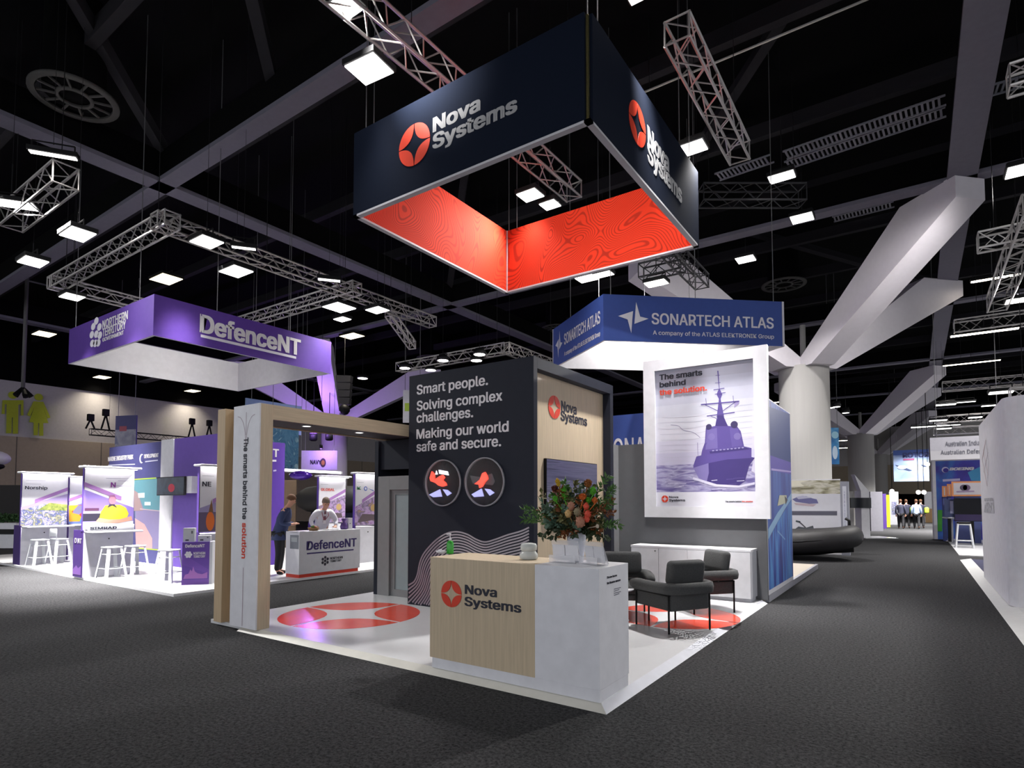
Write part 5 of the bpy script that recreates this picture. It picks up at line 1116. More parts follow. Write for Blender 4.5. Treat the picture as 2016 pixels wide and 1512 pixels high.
# left edge
t = thing('aircraft_nose', 'rounded white nose of a craft poking in at the left edge', 'aircraft', at(-20, 905, 22)); q = at(-20, 902, 22); MB().ball(q, .62, 18, 0, (1, 1, .5)).build('nose', WHITEM, t); MB().ball(q-Vector((0, 0, .3)), .45, 14, 0, (1, 1, .35)).build('underside', BLACK, t); MB().tube(q-Vector((0, 0, .35)), (q.x, q.y, 0), .06, 8).build('stand', BLACK, t)
q = U(10, 1072, z=.0); t = thing('planter_bench', 'white planter counter with green hedge at the left edge', 'planter', q)
A = at(-25, 1080, 21); B = at(30, 1080, 21); A.z = B.z = 0
MB().prism([A, B, B+FW*.0+Vector((-.3, .5, 0)), A+Vector((-.3, .5, 0))], (0, 0, .9)).build('box', WHITE, t); 
mb = MB()
for k in range(420):
    p = A.lerp(B, R.random())+Vector((-.15, .25, .9))+Vector((R.uniform(-.15, .15), R.uniform(-.2, .2), R.uniform(0, .28))); leaf(mb, p, Vector((R.uniform(-1, 1), R.uniform(-1, 1), R.uniform(0, 1))), .12, .03)
mb.build('hedge', mat('hedge_green', rgb(50, 84, 44), .7, vary=.3), t)
MB().prism([A.lerp(B, .0)+Vector((.02, -.03, .5)), B+Vector((.02, -.03, .5)), B+Vector((.02, -.03, .68)), A+Vector((.02, -.03, .68))], (0, .02, 0)).build('black_band', BLACK, t)
t, P, w, h = board('partition_wall', 'dark booth wall below the restroom pictograms', 'booth wall', ((-60, 955), (46, 1060)), 27, mat('dark_booth', rgb(40, 38, 40), .7), hang=False)
# ================================================================ BLUE BOOTH behind
t = thing('booth_platform', 'pale timber floor with grey edge behind the framed poster', 'platform', (-3, 9.2, 0))
MB().box(-6, -.06, 6.24, 12.1, 0, .11).build('deck', mat('pale_timber', rgb(214, 204, 190), .5, vary=.08, stretch=(.6, 8, 1)), t); MB().box(-.06, 0, 6.24, 12.13, 0, .115).build('edge_strip', mat('grey_edge', rgb(176, 176, 186), .4), t)
t = thing('booth_wall', 'royal blue wall with large white capitals above the grey partition', 'booth wall', (-2, 6.25, .1))
MB().box(-3.4, -.12, 6.24, 6.32, .11, 3.36).build('panel', SBLUE, t); f = PL((0, 6.24, 0), (1, 0, 0)); u, v = f.P(1190, 905); u1, _ = f.P(1500, 905); text(f, 'SONARTECH ATLAS', u, 2.48, u1-u, .42, LETW, t, bold=.01)
t = thing('booth_wall', 'tall end panel with violet and blue light swirl print on the aisle', 'booth wall', (-.03, 7.3, .1))
y0, y1 = 6.2, U(1562, 1140, x=0).y; zt = 3.46
MB().box(-.07, 0, y0, y1, .12, zt).build('panel', WHITEM, t)
f = PL((0, 0, 0), (0, 1, 0)); pr = Print(f); Z = lambda P: [(min(max(a_, y0+.03), y1-.03), min(max(b_, .2), zt-.02)) for a_, b_ in (f.P(x, y) for x, y in P)]
SW = ramp_mat('swirl_print', ((58, 44, 130), (52, 70, 160), (74, 110, 190), (60, 50, 140)), 1.1, .45, stretch=(1, 1.6, .25), distort=1.2)
pr.rect(y0+.03, y1-.03, .2, zt-.02, SW); pr.poly(Z([(1512, 800), (1562, 800), (1562, 912), (1512, 895)]), (46, 66, 130), 1)
pr.poly(Z([(1512, 895), (1562, 912), (1562, 935), (1512, 925)]), (96, 80, 180), 1); pr.poly(Z([(1518, 922), (1560, 928), (1560, 931), (1518, 926)]), (186, 170, 230), 2)
pr.poly(Z([(1512, 1042), (1530, 1010), (1548, 985), (1562, 970), (1562, 982), (1545, 1002), (1528, 1032), (1512, 1062)]), (150, 190, 226), 2)
pr.poly(Z([(1534, 975), (1548, 975), (1548, 990), (1530, 996)]), (206, 206, 180), 3); pr.poly(Z([(1544, 976), (1550, 984), (1546, 994)]), (60, 50, 60), 4)
LOWB = ramp_mat('blue_streak_print', ((44, 36, 112), (52, 70, 170), (96, 160, 222), (60, 110, 200), (46, 60, 150), (38, 32, 100)), 1.3, .45, stretch=(1, 2.6, .3), distort=.6)
pr.poly(Z([(1512, 1062), (1528, 1034), (1545, 1004), (1562, 984), (1562, 1140), (1512, 1185)]), LOWB, 1); pr.poly(Z([(1512, 1150), (1562, 1100), (1562, 1150), (1512, 1190)]), (48, 42, 116), 2) if 0 else None
pr.bar((1530, 1045), (1545, 1062), .03, (140, 180, 226), 3, px=True)
pr.build('swirl_print', t)
A = U(1188, 670, z=5.1); B = U(1545, 682, z=5.1); C_ = U(1088, 725, z=5.1); D_ = B+C_-A
t = thing('hanging_sign', 'diamond shaped royal blue hanging sign with white capitals', 'hanging sign', (A+D_)/2)
zt = 6.1; hV = Vector((0, 0, 1.0)); ctr = (A+D_)/2
for p, q in ((A, B), (C_, A), (B, D_), (D_, C_)):
    d = (q-p).normalized(); n = Vector((d.y, -d.x, 0)); n = n if n.dot(ctr-p) < 0 else -n
    mb = MB(); mb.prism([p, q, q-n*.05, p-n*.05], hV); 
    for i, fc in enumerate(mb.f):
        c4 = sum((Vector(mb.v[k]) for k in fc), Vector())/len(fc)
        mb.m[i] = 0 if ((c4-(p+q)/2-hV/2).dot(n) > -.01) else 1
    mb.build('panel', [SBLUE, INW], t)
f = PL(A, B-A); Zs = lambda x, y: (1060+x/3.877, 480+y/3.877)
textpx(f, 'SONARTECH ATLAS', Zs(866, 612), Zs(1792, 0)[0], Zs(0, 530)[1], LETW, t, bold=.02, w=.006); textpx(f, 'A company of the ATLAS ELEKTRONIK Group', Zs(874, 693), Zs(1796, 0)[0], Zs(0, 662)[1], LETW, t, bold=.01, w=.006)
star = ([(608, 552), (722, 514), (716, 575), (708, 682), (680, 578)], [(745, 445), (776, 556), (840, 572), (732, 612)])
pr = Print(f, base=.006)
for P_ in star: pr.poly([Zs(*q) for q in P_], (226, 226, 232), px=True)
pr.build('star_mark', t)
g = PL(C_, A-C_); L = (A-C_).length; LB = (B-A).length
text(g, 'SONARTECH ATLAS', L*.27, .42, L*.68, .26, LETW, t, bold=.02, w=.006); text(g, 'A company of the ATLAS ELEKTRONIK Group', L*.27, .14, L*.68, .1, LETW, t, bold=.01, w=.006)
pr = Print(g, base=.006)
for P_ in star:
    q = [f.P(*Zs(*k)) for k in P_]; pr.poly([(a_*L/LB*.98-.02, b_) for a_, b_ in q], (226, 226, 232))
pr.build('star_mark', t)
for q in (A.lerp(B, .04), A.lerp(B, .5), A.lerp(B, .94), A.lerp(C_, .6), C_.lerp(D_, .3), C_.lerp(D_, .6), C_.lerp(D_, .9)): MB().tube((q.x, q.y, 6.09), (q.x, q.y, 12), .009, 5).build('suspension_wire', MATS['steel_wire'], t)
# ================================================================ middle distance, right of the column
YP = 16.76; f = PL((0, YP, 0), (1, 0, 0)); x0, zt = f.P(1500, 944); x1, _ = f.P(1655, 1000); _, zt = f.P(1600, 944)
t = thing('booth_wall', 'white panel with two boat pictures wrapped before the thick column', 'booth wall', ((x0+x1)/2, YP, 0))
MB().box(x0, x1, YP, YP+.09, 0, zt).build('panel', WHITEM, t)
Z = lambda P: [f.P(1540+x/5.6, 840+y/5.6) for x, y in P]; pr = Print(f, base=.004, step=.003)
pr.poly(Z([(100, 592), (640, 590), (640, 740), (100, 740)]), ramp_mat('shore_photo', ((96, 92, 70), (170, 166, 140), (214, 210, 196), (130, 126, 104)), 2.2, .6, stretch=(1, 1, 4)), 0); pr.poly(Z([(100, 592), (300, 592), (200, 620), (240, 655), (100, 660)]), (232, 228, 210), 1)
pr.poly(Z([(100, 740), (640, 740), (640, 1170), (100, 1170)]), (222, 222, 230), 0)
pr.poly(Z([(110, 800), (180, 770), (260, 765), (330, 790), (380, 800), (400, 845), (300, 850), (150, 828)]), (112, 112, 158), 1); pr.poly(Z([(150, 775), (230, 760), (330, 785), (180, 800)]), (190, 190, 214), 2); pr.poly(Z([(130, 840), (380, 855), (340, 880), (150, 862)]), (196, 176, 184), 1)
pr.poly(Z([(100, 930), (605, 930), (605, 978), (100, 975)]), (96, 96, 110), 1)
pr.poly(Z([(110, 1150), (180, 1100), (260, 1115), (340, 1090), (350, 1130), (430, 1135), (380, 1170), (280, 1190), (110, 1190)]), (84, 90, 96), 1); pr.poly(Z([(120, 1170), (420, 1140), (360, 1175), (150, 1200)]), (160, 162, 184), 2); pr.bar(*Z([(190, 1050), (260, 1115)]), .04, (90, 90, 96), 2); pr.bar(*Z([(150, 1040), (200, 1050)]), .05, (70, 80, 80), 2)
pr.build('boat_print', t)
for k in range(3): pass
xq, _ = f.P(1655, 1000); xr, _ = f.P(1672, 1000); _, zt = f.P(1665, 948)
t = thing('pylon', 'slim grey pylon with vertical lettering beside the boat panel', 'sign', ((xq+xr)/2, YP-.05, 0)); MB().box(xq+.01, xr, YP-.12, YP+.08, 0, zt).build('post', mat('pylon_grey', rgb(150, 152, 164), .5), t); pr = Print(PL((0, YP-.12, 0), (1, 0, 0))); pr.rect(xq+.07, xr-.06, .3, zt-.15, (216, 218, 228)); pr.rect(xq+.11, xr-.1, .45, zt-.3, ramp_mat('blue_caption', ((60, 64, 120), (210, 212, 226), (80, 84, 140)), 9, .5, stretch=(1, 1, 3)), 1); pr.build('caption_strip', t)
# inflatable boat
RUB = mat('black_rubber', rgb(44, 43, 45), .55, vary=.1)
by = 15.05; bow = U(1704, 1046, y=by); bx = bow.x
t = thing('inflatable_boat', 'black inflatable boat lying on the carpet beside the aisle', 'boat', (bx-2.5, by, 0))
P_ = [(bx-6.5, by-.85, .5), (bx-2.2, by-.85, .5), (bx-1.3, by-.78, .54), (bx-.7, by-.52, .6), (bx-.36, by, .68), (bx-.7, by+.52, .6), (bx-1.3, by+.78, .54), (bx-2.2, by+.85, .5), (bx-6.5, by+.85, .5)]
P3 = []
for i in range(len(P_)-1):
    for k in range(5):
        s = k/5; p0, p1, p2, p3 = (Vector(P_[j]) for j in (max(i-1, 0), i, i+1, min(i+2, len(P_)-1))); P3.append(.5*((2*p1)+(p2-p0)*s+(2*p0-5*p1+4*p2-p3)*s*s+(3*p1-p0-3*p2+p3)*s**3))
P3.append(Vector(P_[-1])); MB().path(P3, .32, 16).build('tube', RUB, t)
mb = MB(); vs = []; n = len(P3)//2+1
prof = [(bx-6.5, .05, .5), (bx-2.4, .03, .5), (bx-1.2, .1, .54), (bx-.6, .3, .6), (bx-.3, .52, .66)]
for x, zk_, zs_ in prof:
    hw = {0: .85}.get(0) if x < bx-2 else max(.03, .85*(1-((x-(bx-2.2))/1.95)**2)); vs += [(x, by-hw, zs_-.1), (x, by-hw*.75, zs_*.35), (x, by, zk_), (x, by+hw*.75, zs_*.35), (x, by+hw, zs_-.1)]
mb.add(vs, [(i*5+j, i*5+j+1, i*5+j+6, i*5+j+5) for i in range(len(prof)-1) for j in range(4)], 0, True); mb.build('hull', mat('black_hull', rgb(26, 26, 28), .5), t)
mb = MB()
Pr = [p+Vector((0, (-.31 if p.y < by else .31)*(1 if abs(p.y-by) > .2 else 0), .03)) for p in P3[:20]]; mb.path(Pr, .025, 6); mb.build('rubbing_strake', BLACK, t)
MB().box(bx-4.5, bx-3.6, by-.35, by+.35, .4, 1.0).build('console', mat('console_grey', rgb(70, 70, 74), .5), t, bevel=.05)
q = U(1672, 1022, y=by); mb = MB(); mb.path([(q.x, by, .75), (q.x, by, q.z-.05), (q.x-.1, by, q.z+.02)], .04, 6); mb.build('bow_post', BLACK, t)
# white kiosk with black screens
dk = 27; A = at(1697, 1050, dk); A.z = 0; P = PL(A, RT)
t = thing('demo_kiosk', 'slanted white kiosk with a wide black screen beside the aisle', 'kiosk', A)
wk = P.P(1712, 1000)[0]; h1 = P.P(1700, 967)[1]; hw = P.P(1683, 934)[1]
MB().prism([P.p(0, 0), P.p(wk, 0), P.p(wk, h1), P.p(0, h1)], FW*.5).build('tower', WHITEM, t); xl = P.P(1682, 935)[0]
MB().prism([P.p(0, h1), P.p(wk, h1), P.p(xl, hw)], FW*.3).build('wedge_top', WHITEM, t)
xs, zs = P.P(1673, 980); xe, ze = P.P(1714, 1000); MB().prism([P.p(xs, ze, .06), P.p(xe, ze, .06), P.p(xe, zs, .06), P.p(xs, zs, .06)], FW*.06).build('screen', SCREEN, t)
MB().prism([P.p(xl-.3, 0, -.6), P.p(0, 0, -.6), P.p(0, h1, -.6), P.p(xl-.3, h1, -.6)], FW*.1).build('back_wall', mat('grey_white_panel', rgb(190, 188, 186), .6), t); textpx(PL(P.p(0, 0, -.6), RT), 'METEO', (1672, 975), 1689, 969, mat('grey_caption', rgb(140, 140, 146)), t) if 0 else None
MB().prism([P.p(-.2, 0, .6), P.p(wk+.9, 0, .6), P.p(wk+.9, 0, -.8), P.p(-.2, 0, -.8)], (0, 0, .03)).build('base_plate', WHITEG, t)
t, P, w, h = board('partition_wall', 'pale grey partition right of the white kiosk', 'booth wall', ((1715, 968), (1738, 1034)), 33, mat('pale_grey_panel', rgb(172, 170, 180), .6), hang=False, thick=1.5)
t, P, w, h = board('partition_wall', 'violet edged panel beside the yellow panel', 'booth wall', ((1739, 972), (1745, 1025)), 36, PURPD, hang=False)
t, P, w, h = board('partition_wall', 'bright yellow panel at the left of the far aisle', 'booth wall', ((1745, 974), (1752, 1022)), 38, mat('yellow_panel', rgb(214, 206, 50), .5), hang=False)
t, P, w, h = board('partition_wall', 'white lit stand at the left of the far aisle', 'booth wall', ((1752, 968), (1769, 1014)), 42, WHITEM, hang=False); pr = Print(P, base=.01); pr.rect(w*.2, w*.8, h*.3, h*.7, HARB); pr.build('print', t)
t, P, w, h = board('hanging_banner', 'bright blue banner between the two white columns', 'banner', ((1634, 842), (1652, 914)), 26, ramp_mat('bright_blue_print', ((30, 90, 160), (60, 140, 200), (140, 200, 230)), 1, .5)); pr = Print(P, base=.006); pr.disc(w*.6, h*.8, .16, (170, 220, 240)); pr.disc(w*.55, h*.32, .12, (200, 220, 240), 0, ry=.3); pr.build('light_spots', t)
SKYB = ramp_mat('sky_print', ((70, 90, 150), (130, 150, 190), (176, 190, 214)), .5, .5, stretch=(.5, .5, 1.4))
t, P, w, h = board('hanging_banner', 'blue sky banner with two aircraft reading ROTOR', 'banner', ((1760, 887), (1829, 948)), 45, SKYB, facing=XD); textpx(P, 'ROTOR', (1778, 901), 1829, 892, mat('banner_navy', rgb(40, 48, 96)), t, bold=.05, w=.02); pr = Print(P, base=.02, step=.01); pr.rect(0, w, h*.84, h, (52, 76, 140), 0); pr.bar((1778, 905), (1800, 904), .12, (150, 70, 110), 1, px=True); pr.poly([(1762, 915), (1775, 918), (1796, 926), (1790, 927), (1772, 922)], (50, 60, 90), 1, px=True); pr.disc(*P.P(1776, 920), .3, (206, 210, 220), 2, ry=.14); pr.poly([(1812, 914), (1826, 918), (1818, 919)], (50, 60, 90), 1, px=True); pr.build('aircraft_print', t)
# ================================================================ right hand stands
t = thing('booth_platform', 'white edged floor of the curved white stand at the right', 'platform', (5, 9, 0))
MB().box(3.3, 9, 1.5, 12.3, 0, .05).build('deck', mat('pale_stand_floor', rgb(200, 200, 200), .4), t); MB().box(3.3, 9, 12.3, 16.9, 0, .035).build('carpet_inset', mat('navy_carpet', rgb(52, 52, 76), 1), t)
mb = MB(); mb.add([(3.05, 1.5, 0), (3.05, 16.95, 0), (3.3, 16.95, .05), (3.3, 1.5, .05), (3.3, 1.5, 0), (3.3, 16.95, 0)], [(0, 3, 2, 1), (0, 4, 3), (1, 2, 5)]); mb.build('edge_ramp', mat('pale_ramp', rgb(206, 206, 206), .5), t)
t = thing('booth_wall', 'tall curved white stand wall with thin diamond mark at the right', 'booth wall', (3.8, 9.5, .05))
mb = MB(); pts = []
for k in range(7): a_ = PI+PI/2*k/6; pts.append((3.55+.33*math.cos(a_), 7.85+.33*math.sin(a_)))
pts += [(7, 7.52), (7, 12.2)]
for k in range(7): a_ = PI/2+PI/2*k/6; pts.append((3.45+.23*math.cos(a_), 11.97+.23*math.sin(a_)))
mb.prism([(x, y, .05) for x, y in pts], (0, 0, 3.27)); mb.build('wall', WHITEM, t); g = PL((3.22, 0, 0), (0, -1, 0)); pr = Print(g, base=.004)
for s, c in (((1940, 866), (150, 130, 136)), ((1940, 866), (170, 110, 110))): pass
dm = [(1941, 866), (1934, 905), (1944, 957), (1947, 910)]
for i in range(4): pr.bar(dm[i], dm[(i+1) % 4], .022, (186, 140, 140) if i < 2 else (140, 136, 150), px=True)
pr.bar((1936, 885), (1946, 935), .015, (186, 140, 140), 1, px=True); pr.bar((1946, 890), (1937, 930), .015, (150, 140, 150), 1, px=True); pr.build('diamond_mark', t)
GB = ramp_mat('grey_caption_print', ((120, 120, 128), (214, 214, 220), (150, 150, 156)), 6, .5, 'v', stretch=(1, 2.2, 3))
pr = Print(g, base=.004); pr.poly([(1938, 981), (1956, 980), (1957, 987), (1938, 987)], GB, px=True); pr.poly([(1939, 989), (1957, 989), (1958, 1011), (1938, 1008)], GB, px=True); pr.build('grey_caption', t)
t, P, w, h = board('box_sign', 'white box sign with grey Australian lettering over the right stands', 'hanging sign', ((1832, 862), (1985, 906)), 22, mat('box_sign_white', rgb(206, 204, 214), .6), thick=.8, facing=Vector((1, .02, 0))); CG = mat('caption_grey', rgb(120, 120, 132)); textpx(P, 'Australian Industry', (1861, 878), 1945, 870, CG, t, w=.01); textpx(P, 'Australian Defence', (1852, 895), 1945, 887, CG, t, w=.01); pr = Print(P, base=.005); pr.rect(0, w, 0, h*.4, (222, 220, 226)); pr.build('pale_band', t)
BOE = ramp_mat('violet_blue_print', ((58, 40, 130), (64, 60, 170), (60, 110, 190), (66, 50, 150)), .7, .5)
t, P, w, h = board('booth_wall', 'violet and blue stand wall with white slanted lettering', 'booth wall', ((1846, 908), (1960, 1048)), 26, BOE, hang=False, facing=Vector((1, .02, 0))); textpx(P, 'BOEING', (1870, 926), 1916, 921, LETW, t, bold=.06, w=.01, slant=.25); pr = Print(P, base=.01, step=.006); pr.disc(*P.P(1861, 925), .13, (210, 206, 236)); pr.disc(*P.P(1862, 926), .1, (64, 50, 150), 1); pr.bar((1856, 946), (1890, 944), .1, (196, 190, 226), px=True); pr.poly([(1846, 1004), (1855, 1004), (1855, 1046), (1846, 1046)], (70, 160, 60), 1, px=True); pr.poly([(1905, 930), (1960, 905), (1960, 950), (1912, 946)], (70, 150, 200), 1, px=True); pr.build('wall_print', t)
MB().prism([P.p(-.12, 0, .0), P.p(0, 0, .0), P.p(0, h, .0), P.p(-.12, h, .0)], FW*.1).build('white_edge', WHITEM, t)
ORF = mat('orange_frame', rgb(226, 150, 96), .5)
for k, (xa, xb, ya, yb, dep, lab) in enumerate(((1874, 1935, 948, 977, 23.6, 'widest orange framed panel in front of the violet wall'), (1865, 1873, 953, 977, 24.2, 'narrow orange framed panel left of the widest one'), (1855, 1864, 957, 978, 24.8, 'leftmost narrow orange framed panel'))):
    t, P, w, h = board('info_board', lab, 'panel', ((xa, ya), (xb, yb)), dep, ORF, hang=False, facing=XD); pr = Print(P, base=.004); pr.rect(.06, w-.06, .06, h-.06, (206, 200, 206)); pr.build('inner_panel', t)
    if k == 0: pr = Print(P, base=.012); pr.disc(*P.P(1897, 960), .12, (90, 80, 100)); pr.disc(*P.P(1903, 960), .12, (110, 90, 120)); pr.bar((1883, 968), (1918, 967), .05, (160, 140, 170), px=True); pr.build('print', t)
    MB().prism([P.p(w*.1, 0, -.05), P.p(w*.9, 0, -.05), P.p(w*.9, -P.o.z, -.05), P.p(w*.1, -P.o.z, -.05)], FW*.05).build('support', mat('blue_grey_support', rgb(86, 96, 150), .6), t)
t, P, w, h = board('television', 'large black television in front of the violet wall', 'television', ((1879, 981), (1950, 1026)), 22.6, SCREEN, hang=False, facing=XD); MB().prism([P.p(w*.5-.05, 0, -.03), P.p(w*.5+.05, 0, -.03), P.p(w*.5+.05, -P.o.z+.03, -.03), P.p(w*.5-.05, -P.o.z+.03, -.03)], FW*.03).build('stand', BLACK, t); pr = Print(P, base=.004); pr.rect(.02, w-.02, .02, h*.3, (52, 40, 84)); pr.build('screen_lower', t)
t, P, w, h = board('television', 'smaller dark screen with pale corner left of the large television', 'television', ((1860, 983), (1878, 1018)), 24, mat('dim_screen', rgb(70, 80, 120), .2), hang=False, facing=XD); pr = Print(P, base=.004); pr.rect(w*.6, w*.95, h*.2, h*.9, (190, 190, 220)); pr.build('pale_corner', t); MB().prism([P.p(w*.5-.05, 0, -.03), P.p(w*.5+.05, 0, -.03), P.p(w*.5+.05, -P.o.z+.03, -.03), P.p(w*.5-.05, -P.o.z+.03, -.03)], FW*.03).build('stand', BLACK, t)
t = thing('booth_platform', 'white floor of the stand with stools beyond the curved wall', 'platform', (5, 21, 0)); MB().box(3.1, 10, 18.5, 33, 0, .03).build('deck', mat('pale_deck', rgb(214, 214, 216), .35), t)
q = U(1899, 1078, z=.03)
t = thing('bar_stool', 'white legged bar stool with black seat by the curved wall', 'stool', q, world=False); MB().rbox(-.2, .2, -.2, .2, .84, .92, .03, 2).build('seat', BLACK, t)
for sx in (-1, 1):
    for sy in (-1, 1): MB().tube((sx*.17, sy*.17, .85), (sx*.25, sy*.25, 0), .025, 6).build('leg', STEELW, t)
for z, k in ((.82, .18), (.25, .235)):
    mb = MB(); mb.path([(-k, -k, z), (k, -k, z), (k, k, z), (-k, k, z), (-k, -k, z)], .02, 6); mb.build('brace', STEELW, t)
q = U(1874, 1066, z=.03); t = thing('pedestal', 'slim glossy white pedestal left of the black seated stool', 'pedestal', q, world=False); MB().lathe([(.2, 0), (.2, .02), (.06, .06), (.06, .9), (.3, .95), (.3, 1.0), (.0001, 1.0)], seg=20).build('column', WHITE, t)
t, P, w, h = board('partition_wall', 'white stand with amber base at the right of the far aisle', 'booth wall', ((1822, 968), (1845, 1030)), 46, WHITEM, hang=False); pr = Print(P, base=.02); pr.rect(0, w*.8, 0, h*.45, (190, 150, 100)); pr.build('amber_base', t)
t, P, w, h = board('partition_wall', 'dark violet box at the right of the far aisle', 'booth wall', ((1826, 962), (1845, 968)), 47, PURPD, hang=False) if 0 else (0, 0, 0, 0)
t, P, w, h = board('picture_wall', 'colourful far stand closing the end of the aisle', 'booth wall', ((1768, 985), (1822, 1010)), 62, ramp_mat('far_stand_print', ((120, 90, 110), (190, 160, 180), (90, 90, 140), (200, 190, 200)), .8, .6), hang=False)
for px, py, lab in ((1756, 967, 'far lamp over the white lit stand'), (1826, 914, 'round far lamp beside the sky banner'), (1808, 969, 'tiny far lamp right of the aisle end'), (1819, 969, 'tiny far lamp beside its twin at the aisle end')):
    c = at(px, py, 40); t = thing('round_lamp', lab, 'lamp', c); MB().ball(c, .14, 10).build('globe', LENSB, t); ld = bpy.data.lights.new('globe_light', 'POINT'); ld.energy = 90; ld.shadow_soft_size = .14; lo = bpy.data.objects.new('globe_light', ld); COL.objects.link(lo); lo.parent = t; lo.location = (0, 0, -.3); MB().tube(c+Vector((0, 0, .1)), (c.x, c.y, 12), .02, 5).build('hanging_rod', BLACK, t)
# ================================================================ PEOPLE
def skin_mesh(J, E, root, sub=1):
    names = list(J); idx = {n: i for i, n in enumerate(names)}
    me = bpy.data.meshes.new('s'); bm = bmesh.new(); sk = bm.verts.layers.skin.verify(); vs = []
    for n in names:
        v = bm.verts.new(J[n][0]); r = J[n][1]; v[sk].radius = r if isinstance(r, tuple) else (r, r); v[sk].use_root = (n == root); vs.append(v)
    for a, b in E: bm.edges.new((vs[idx[a]], vs[idx[b]]))
    bm.to_mesh(me); bm.free()
    o = bpy.data.objects.new('s', me); COL.objects.link(o); m = o.modifiers.new('sk', 'SKIN'); m.use_smooth_shade = True
    s = o.modifiers.new('ss', 'SUBSURF'); s.levels = s.render_levels = sub
    dg = bpy.context.evaluated_depsgraph_get(); dg.update(); out = bpy.data.meshes.new_from_object(o.evaluated_get(dg))
    bpy.data.objects.remove(o); bpy.data.meshes.remove(me)
    for p in out.polygons: p.use_smooth = True
    return out
def loft(bm, rings, n=20):
    rows = []
    for c, rx, ry in rings: rows.append([bm.verts.new((c.x+rx*math.cos(2*PI*i/n), c.y+ry*math.sin(2*PI*i/n), c.z)) for i in range(n)])
    for a, b in zip(rows, rows[1:]):
        for i in range(n): bm.faces.new((a[i], a[(i+1) % n], b[(i+1) % n], b[i])).smooth = True
    bm.faces.new(rows[0][::-1]); bm.faces.new(rows[-1])
SKIN = mat('skin', rgb(206, 154, 130), .6)
def person(lab, loc, rz, pose, top, legs, shoe=BLACK, hair=None, scale=1.0, sleeve=True, long=True, vest=None, fingers=True):
    t = thing('person', lab, 'person', loc, rz, world=False)
    V = {k: Vector(v) for k, v in pose.items()}
    J = {'pelvis': (V['pelvis'], (.13, .1)), 'spine': (V['spine'], (.13, .1)), 'chest': (V['chest'], (.15, .11)), 'neckb': (V['neckb'], .065), 'neck': (V['neck'], .055)}
    up = (V['head']-V['neck']).normalized(); fw = V['face'].normalized(); fw = (fw-up*fw.dot(up)).normalized(); sd = fw.cross(up)
    h = V['head']
    J['jaw'] = (V['neck']+up*.075+fw*.022, (.062, .07)); J['mid'] = (V['neck']+up*.14+fw*.018, (.075, .088)); J['crown'] = (V['neck']+up*.215+fw*.005, (.066, .078))
    J['nose'] = (V['neck']+up*.125+fw*.118, .013); J['earl'] = (V['neck']+up*.13+sd*.082, .016); J['earr'] = (V['neck']+up*.13-sd*.082, .016)
    E = [('pelvis', 'spine'), ('spine', 'chest'), ('chest', 'neckb'), ('neckb', 'neck'), ('neck', 'jaw'), ('jaw', 'mid'), ('mid', 'crown'), ('mid', 'nose'), ('mid', 'earl'), ('mid', 'earr')]
    for s in 'lr':
        J['sh'+s] = (V['sh'+s], .062); J['el'+s] = (V['el'+s], .042); J['wr'+s] = (V['wr'+s], .028)
        d = (V['ha'+s]-V['wr'+s]).normalized(); J['pa'+s] = (V['wr'+s]+d*.06, (.042, .02)); q = d.cross(Vector((0, 0, 1))); q = (q if q.length > .1 else Vector((1, 0, 0))).normalized()
        E += [('chest', 'sh'+s), ('sh'+s, 'el'+s), ('el'+s, 'wr'+s), ('wr'+s, 'pa'+s)]
        if fingers:
            for k in range(4):
                o_ = q*(.033-.022*k); b = V['wr'+s]+d*.095+o_; J['f%d%s' % (k, s)] = (b, .011); J['g%d%s' % (k, s)] = (b+d*(.045-.006*abs(k-1.4))+Vector((0, 0, -.022)), .009); E += [('pa'+s, 'f%d%s' % (k, s)), ('f%d%s' % (k, s), 'g%d%s' % (k, s))]
            J['t0'+s] = (V['wr'+s]+d*.05+q*.055, .012); J['t1'+s] = (V['wr'+s]+d*.09+q*.068-Vector((0, 0, .01)), .009); E += [('pa'+s, 't0'+s), ('t0'+s, 't1'+s)]
        J['hi'+s] = (V['hi'+s], .095); J['kn'+s] = (V['kn'+s], .06); J['an'+s] = (V['an'+s], .042); J['to'+s] = (V['to'+s], .034)
        E += [('pelvis', 'hi'+s), ('hi'+s, 'kn'+s), ('kn'+s, 'an'+s), ('an'+s, 'to'+s)]
    me = skin_mesh(J, E, 'pelvis'); me.materials.append(SKIN); link('body', me, t)
    g = lambda n, r: (J[n][0], r)
    T = {'chest': g('chest', (.175, .135)), 'neckb': (J['neckb'][0]-Vector((0, 0, .02)), .085)}
    TE = [('chest', 'neckb')]
    for s in 'lr':
        T['sh'+s] = g('sh'+s, .094); T['el'+s] = g('el'+s, .06); T['wr'+s] = (V['el'+s].lerp(V['wr'+s], .93 if sleeve else .1), .046); TE += [('chest', 'sh'+s), ('sh'+s, 'el'+s), ('el'+s, 'wr'+s)]
    me = skin_mesh(T, TE, 'chest'); bm = bmesh.new(); bm.from_mesh(me); drop = .17 if long else .06; k = .012 if long else 0
    loft(bm, [(V['pelvis']-Vector((0, 0, drop)), .178+k*2.4, .14+k*2.8), (V['pelvis'], .172+k*1.6, .137+k*1.6), (V['spine'], .166+k, .136+k), (V['spine'].lerp(V['chest'], .6), .178+k, .142+k), (V['chest'], .182, .136), (V['chest'].lerp(V['neckb'], .6), .15, .1), (V['neckb']+Vector((0, 0, .01)), .07, .07)])
    bm.to_mesh(me); bm.free(); me.materials.append(top); link('jacket' if long else 'shirt', me, t)
    L = {'pelvis': (V['pelvis'], (.15, .12))}; LE = []
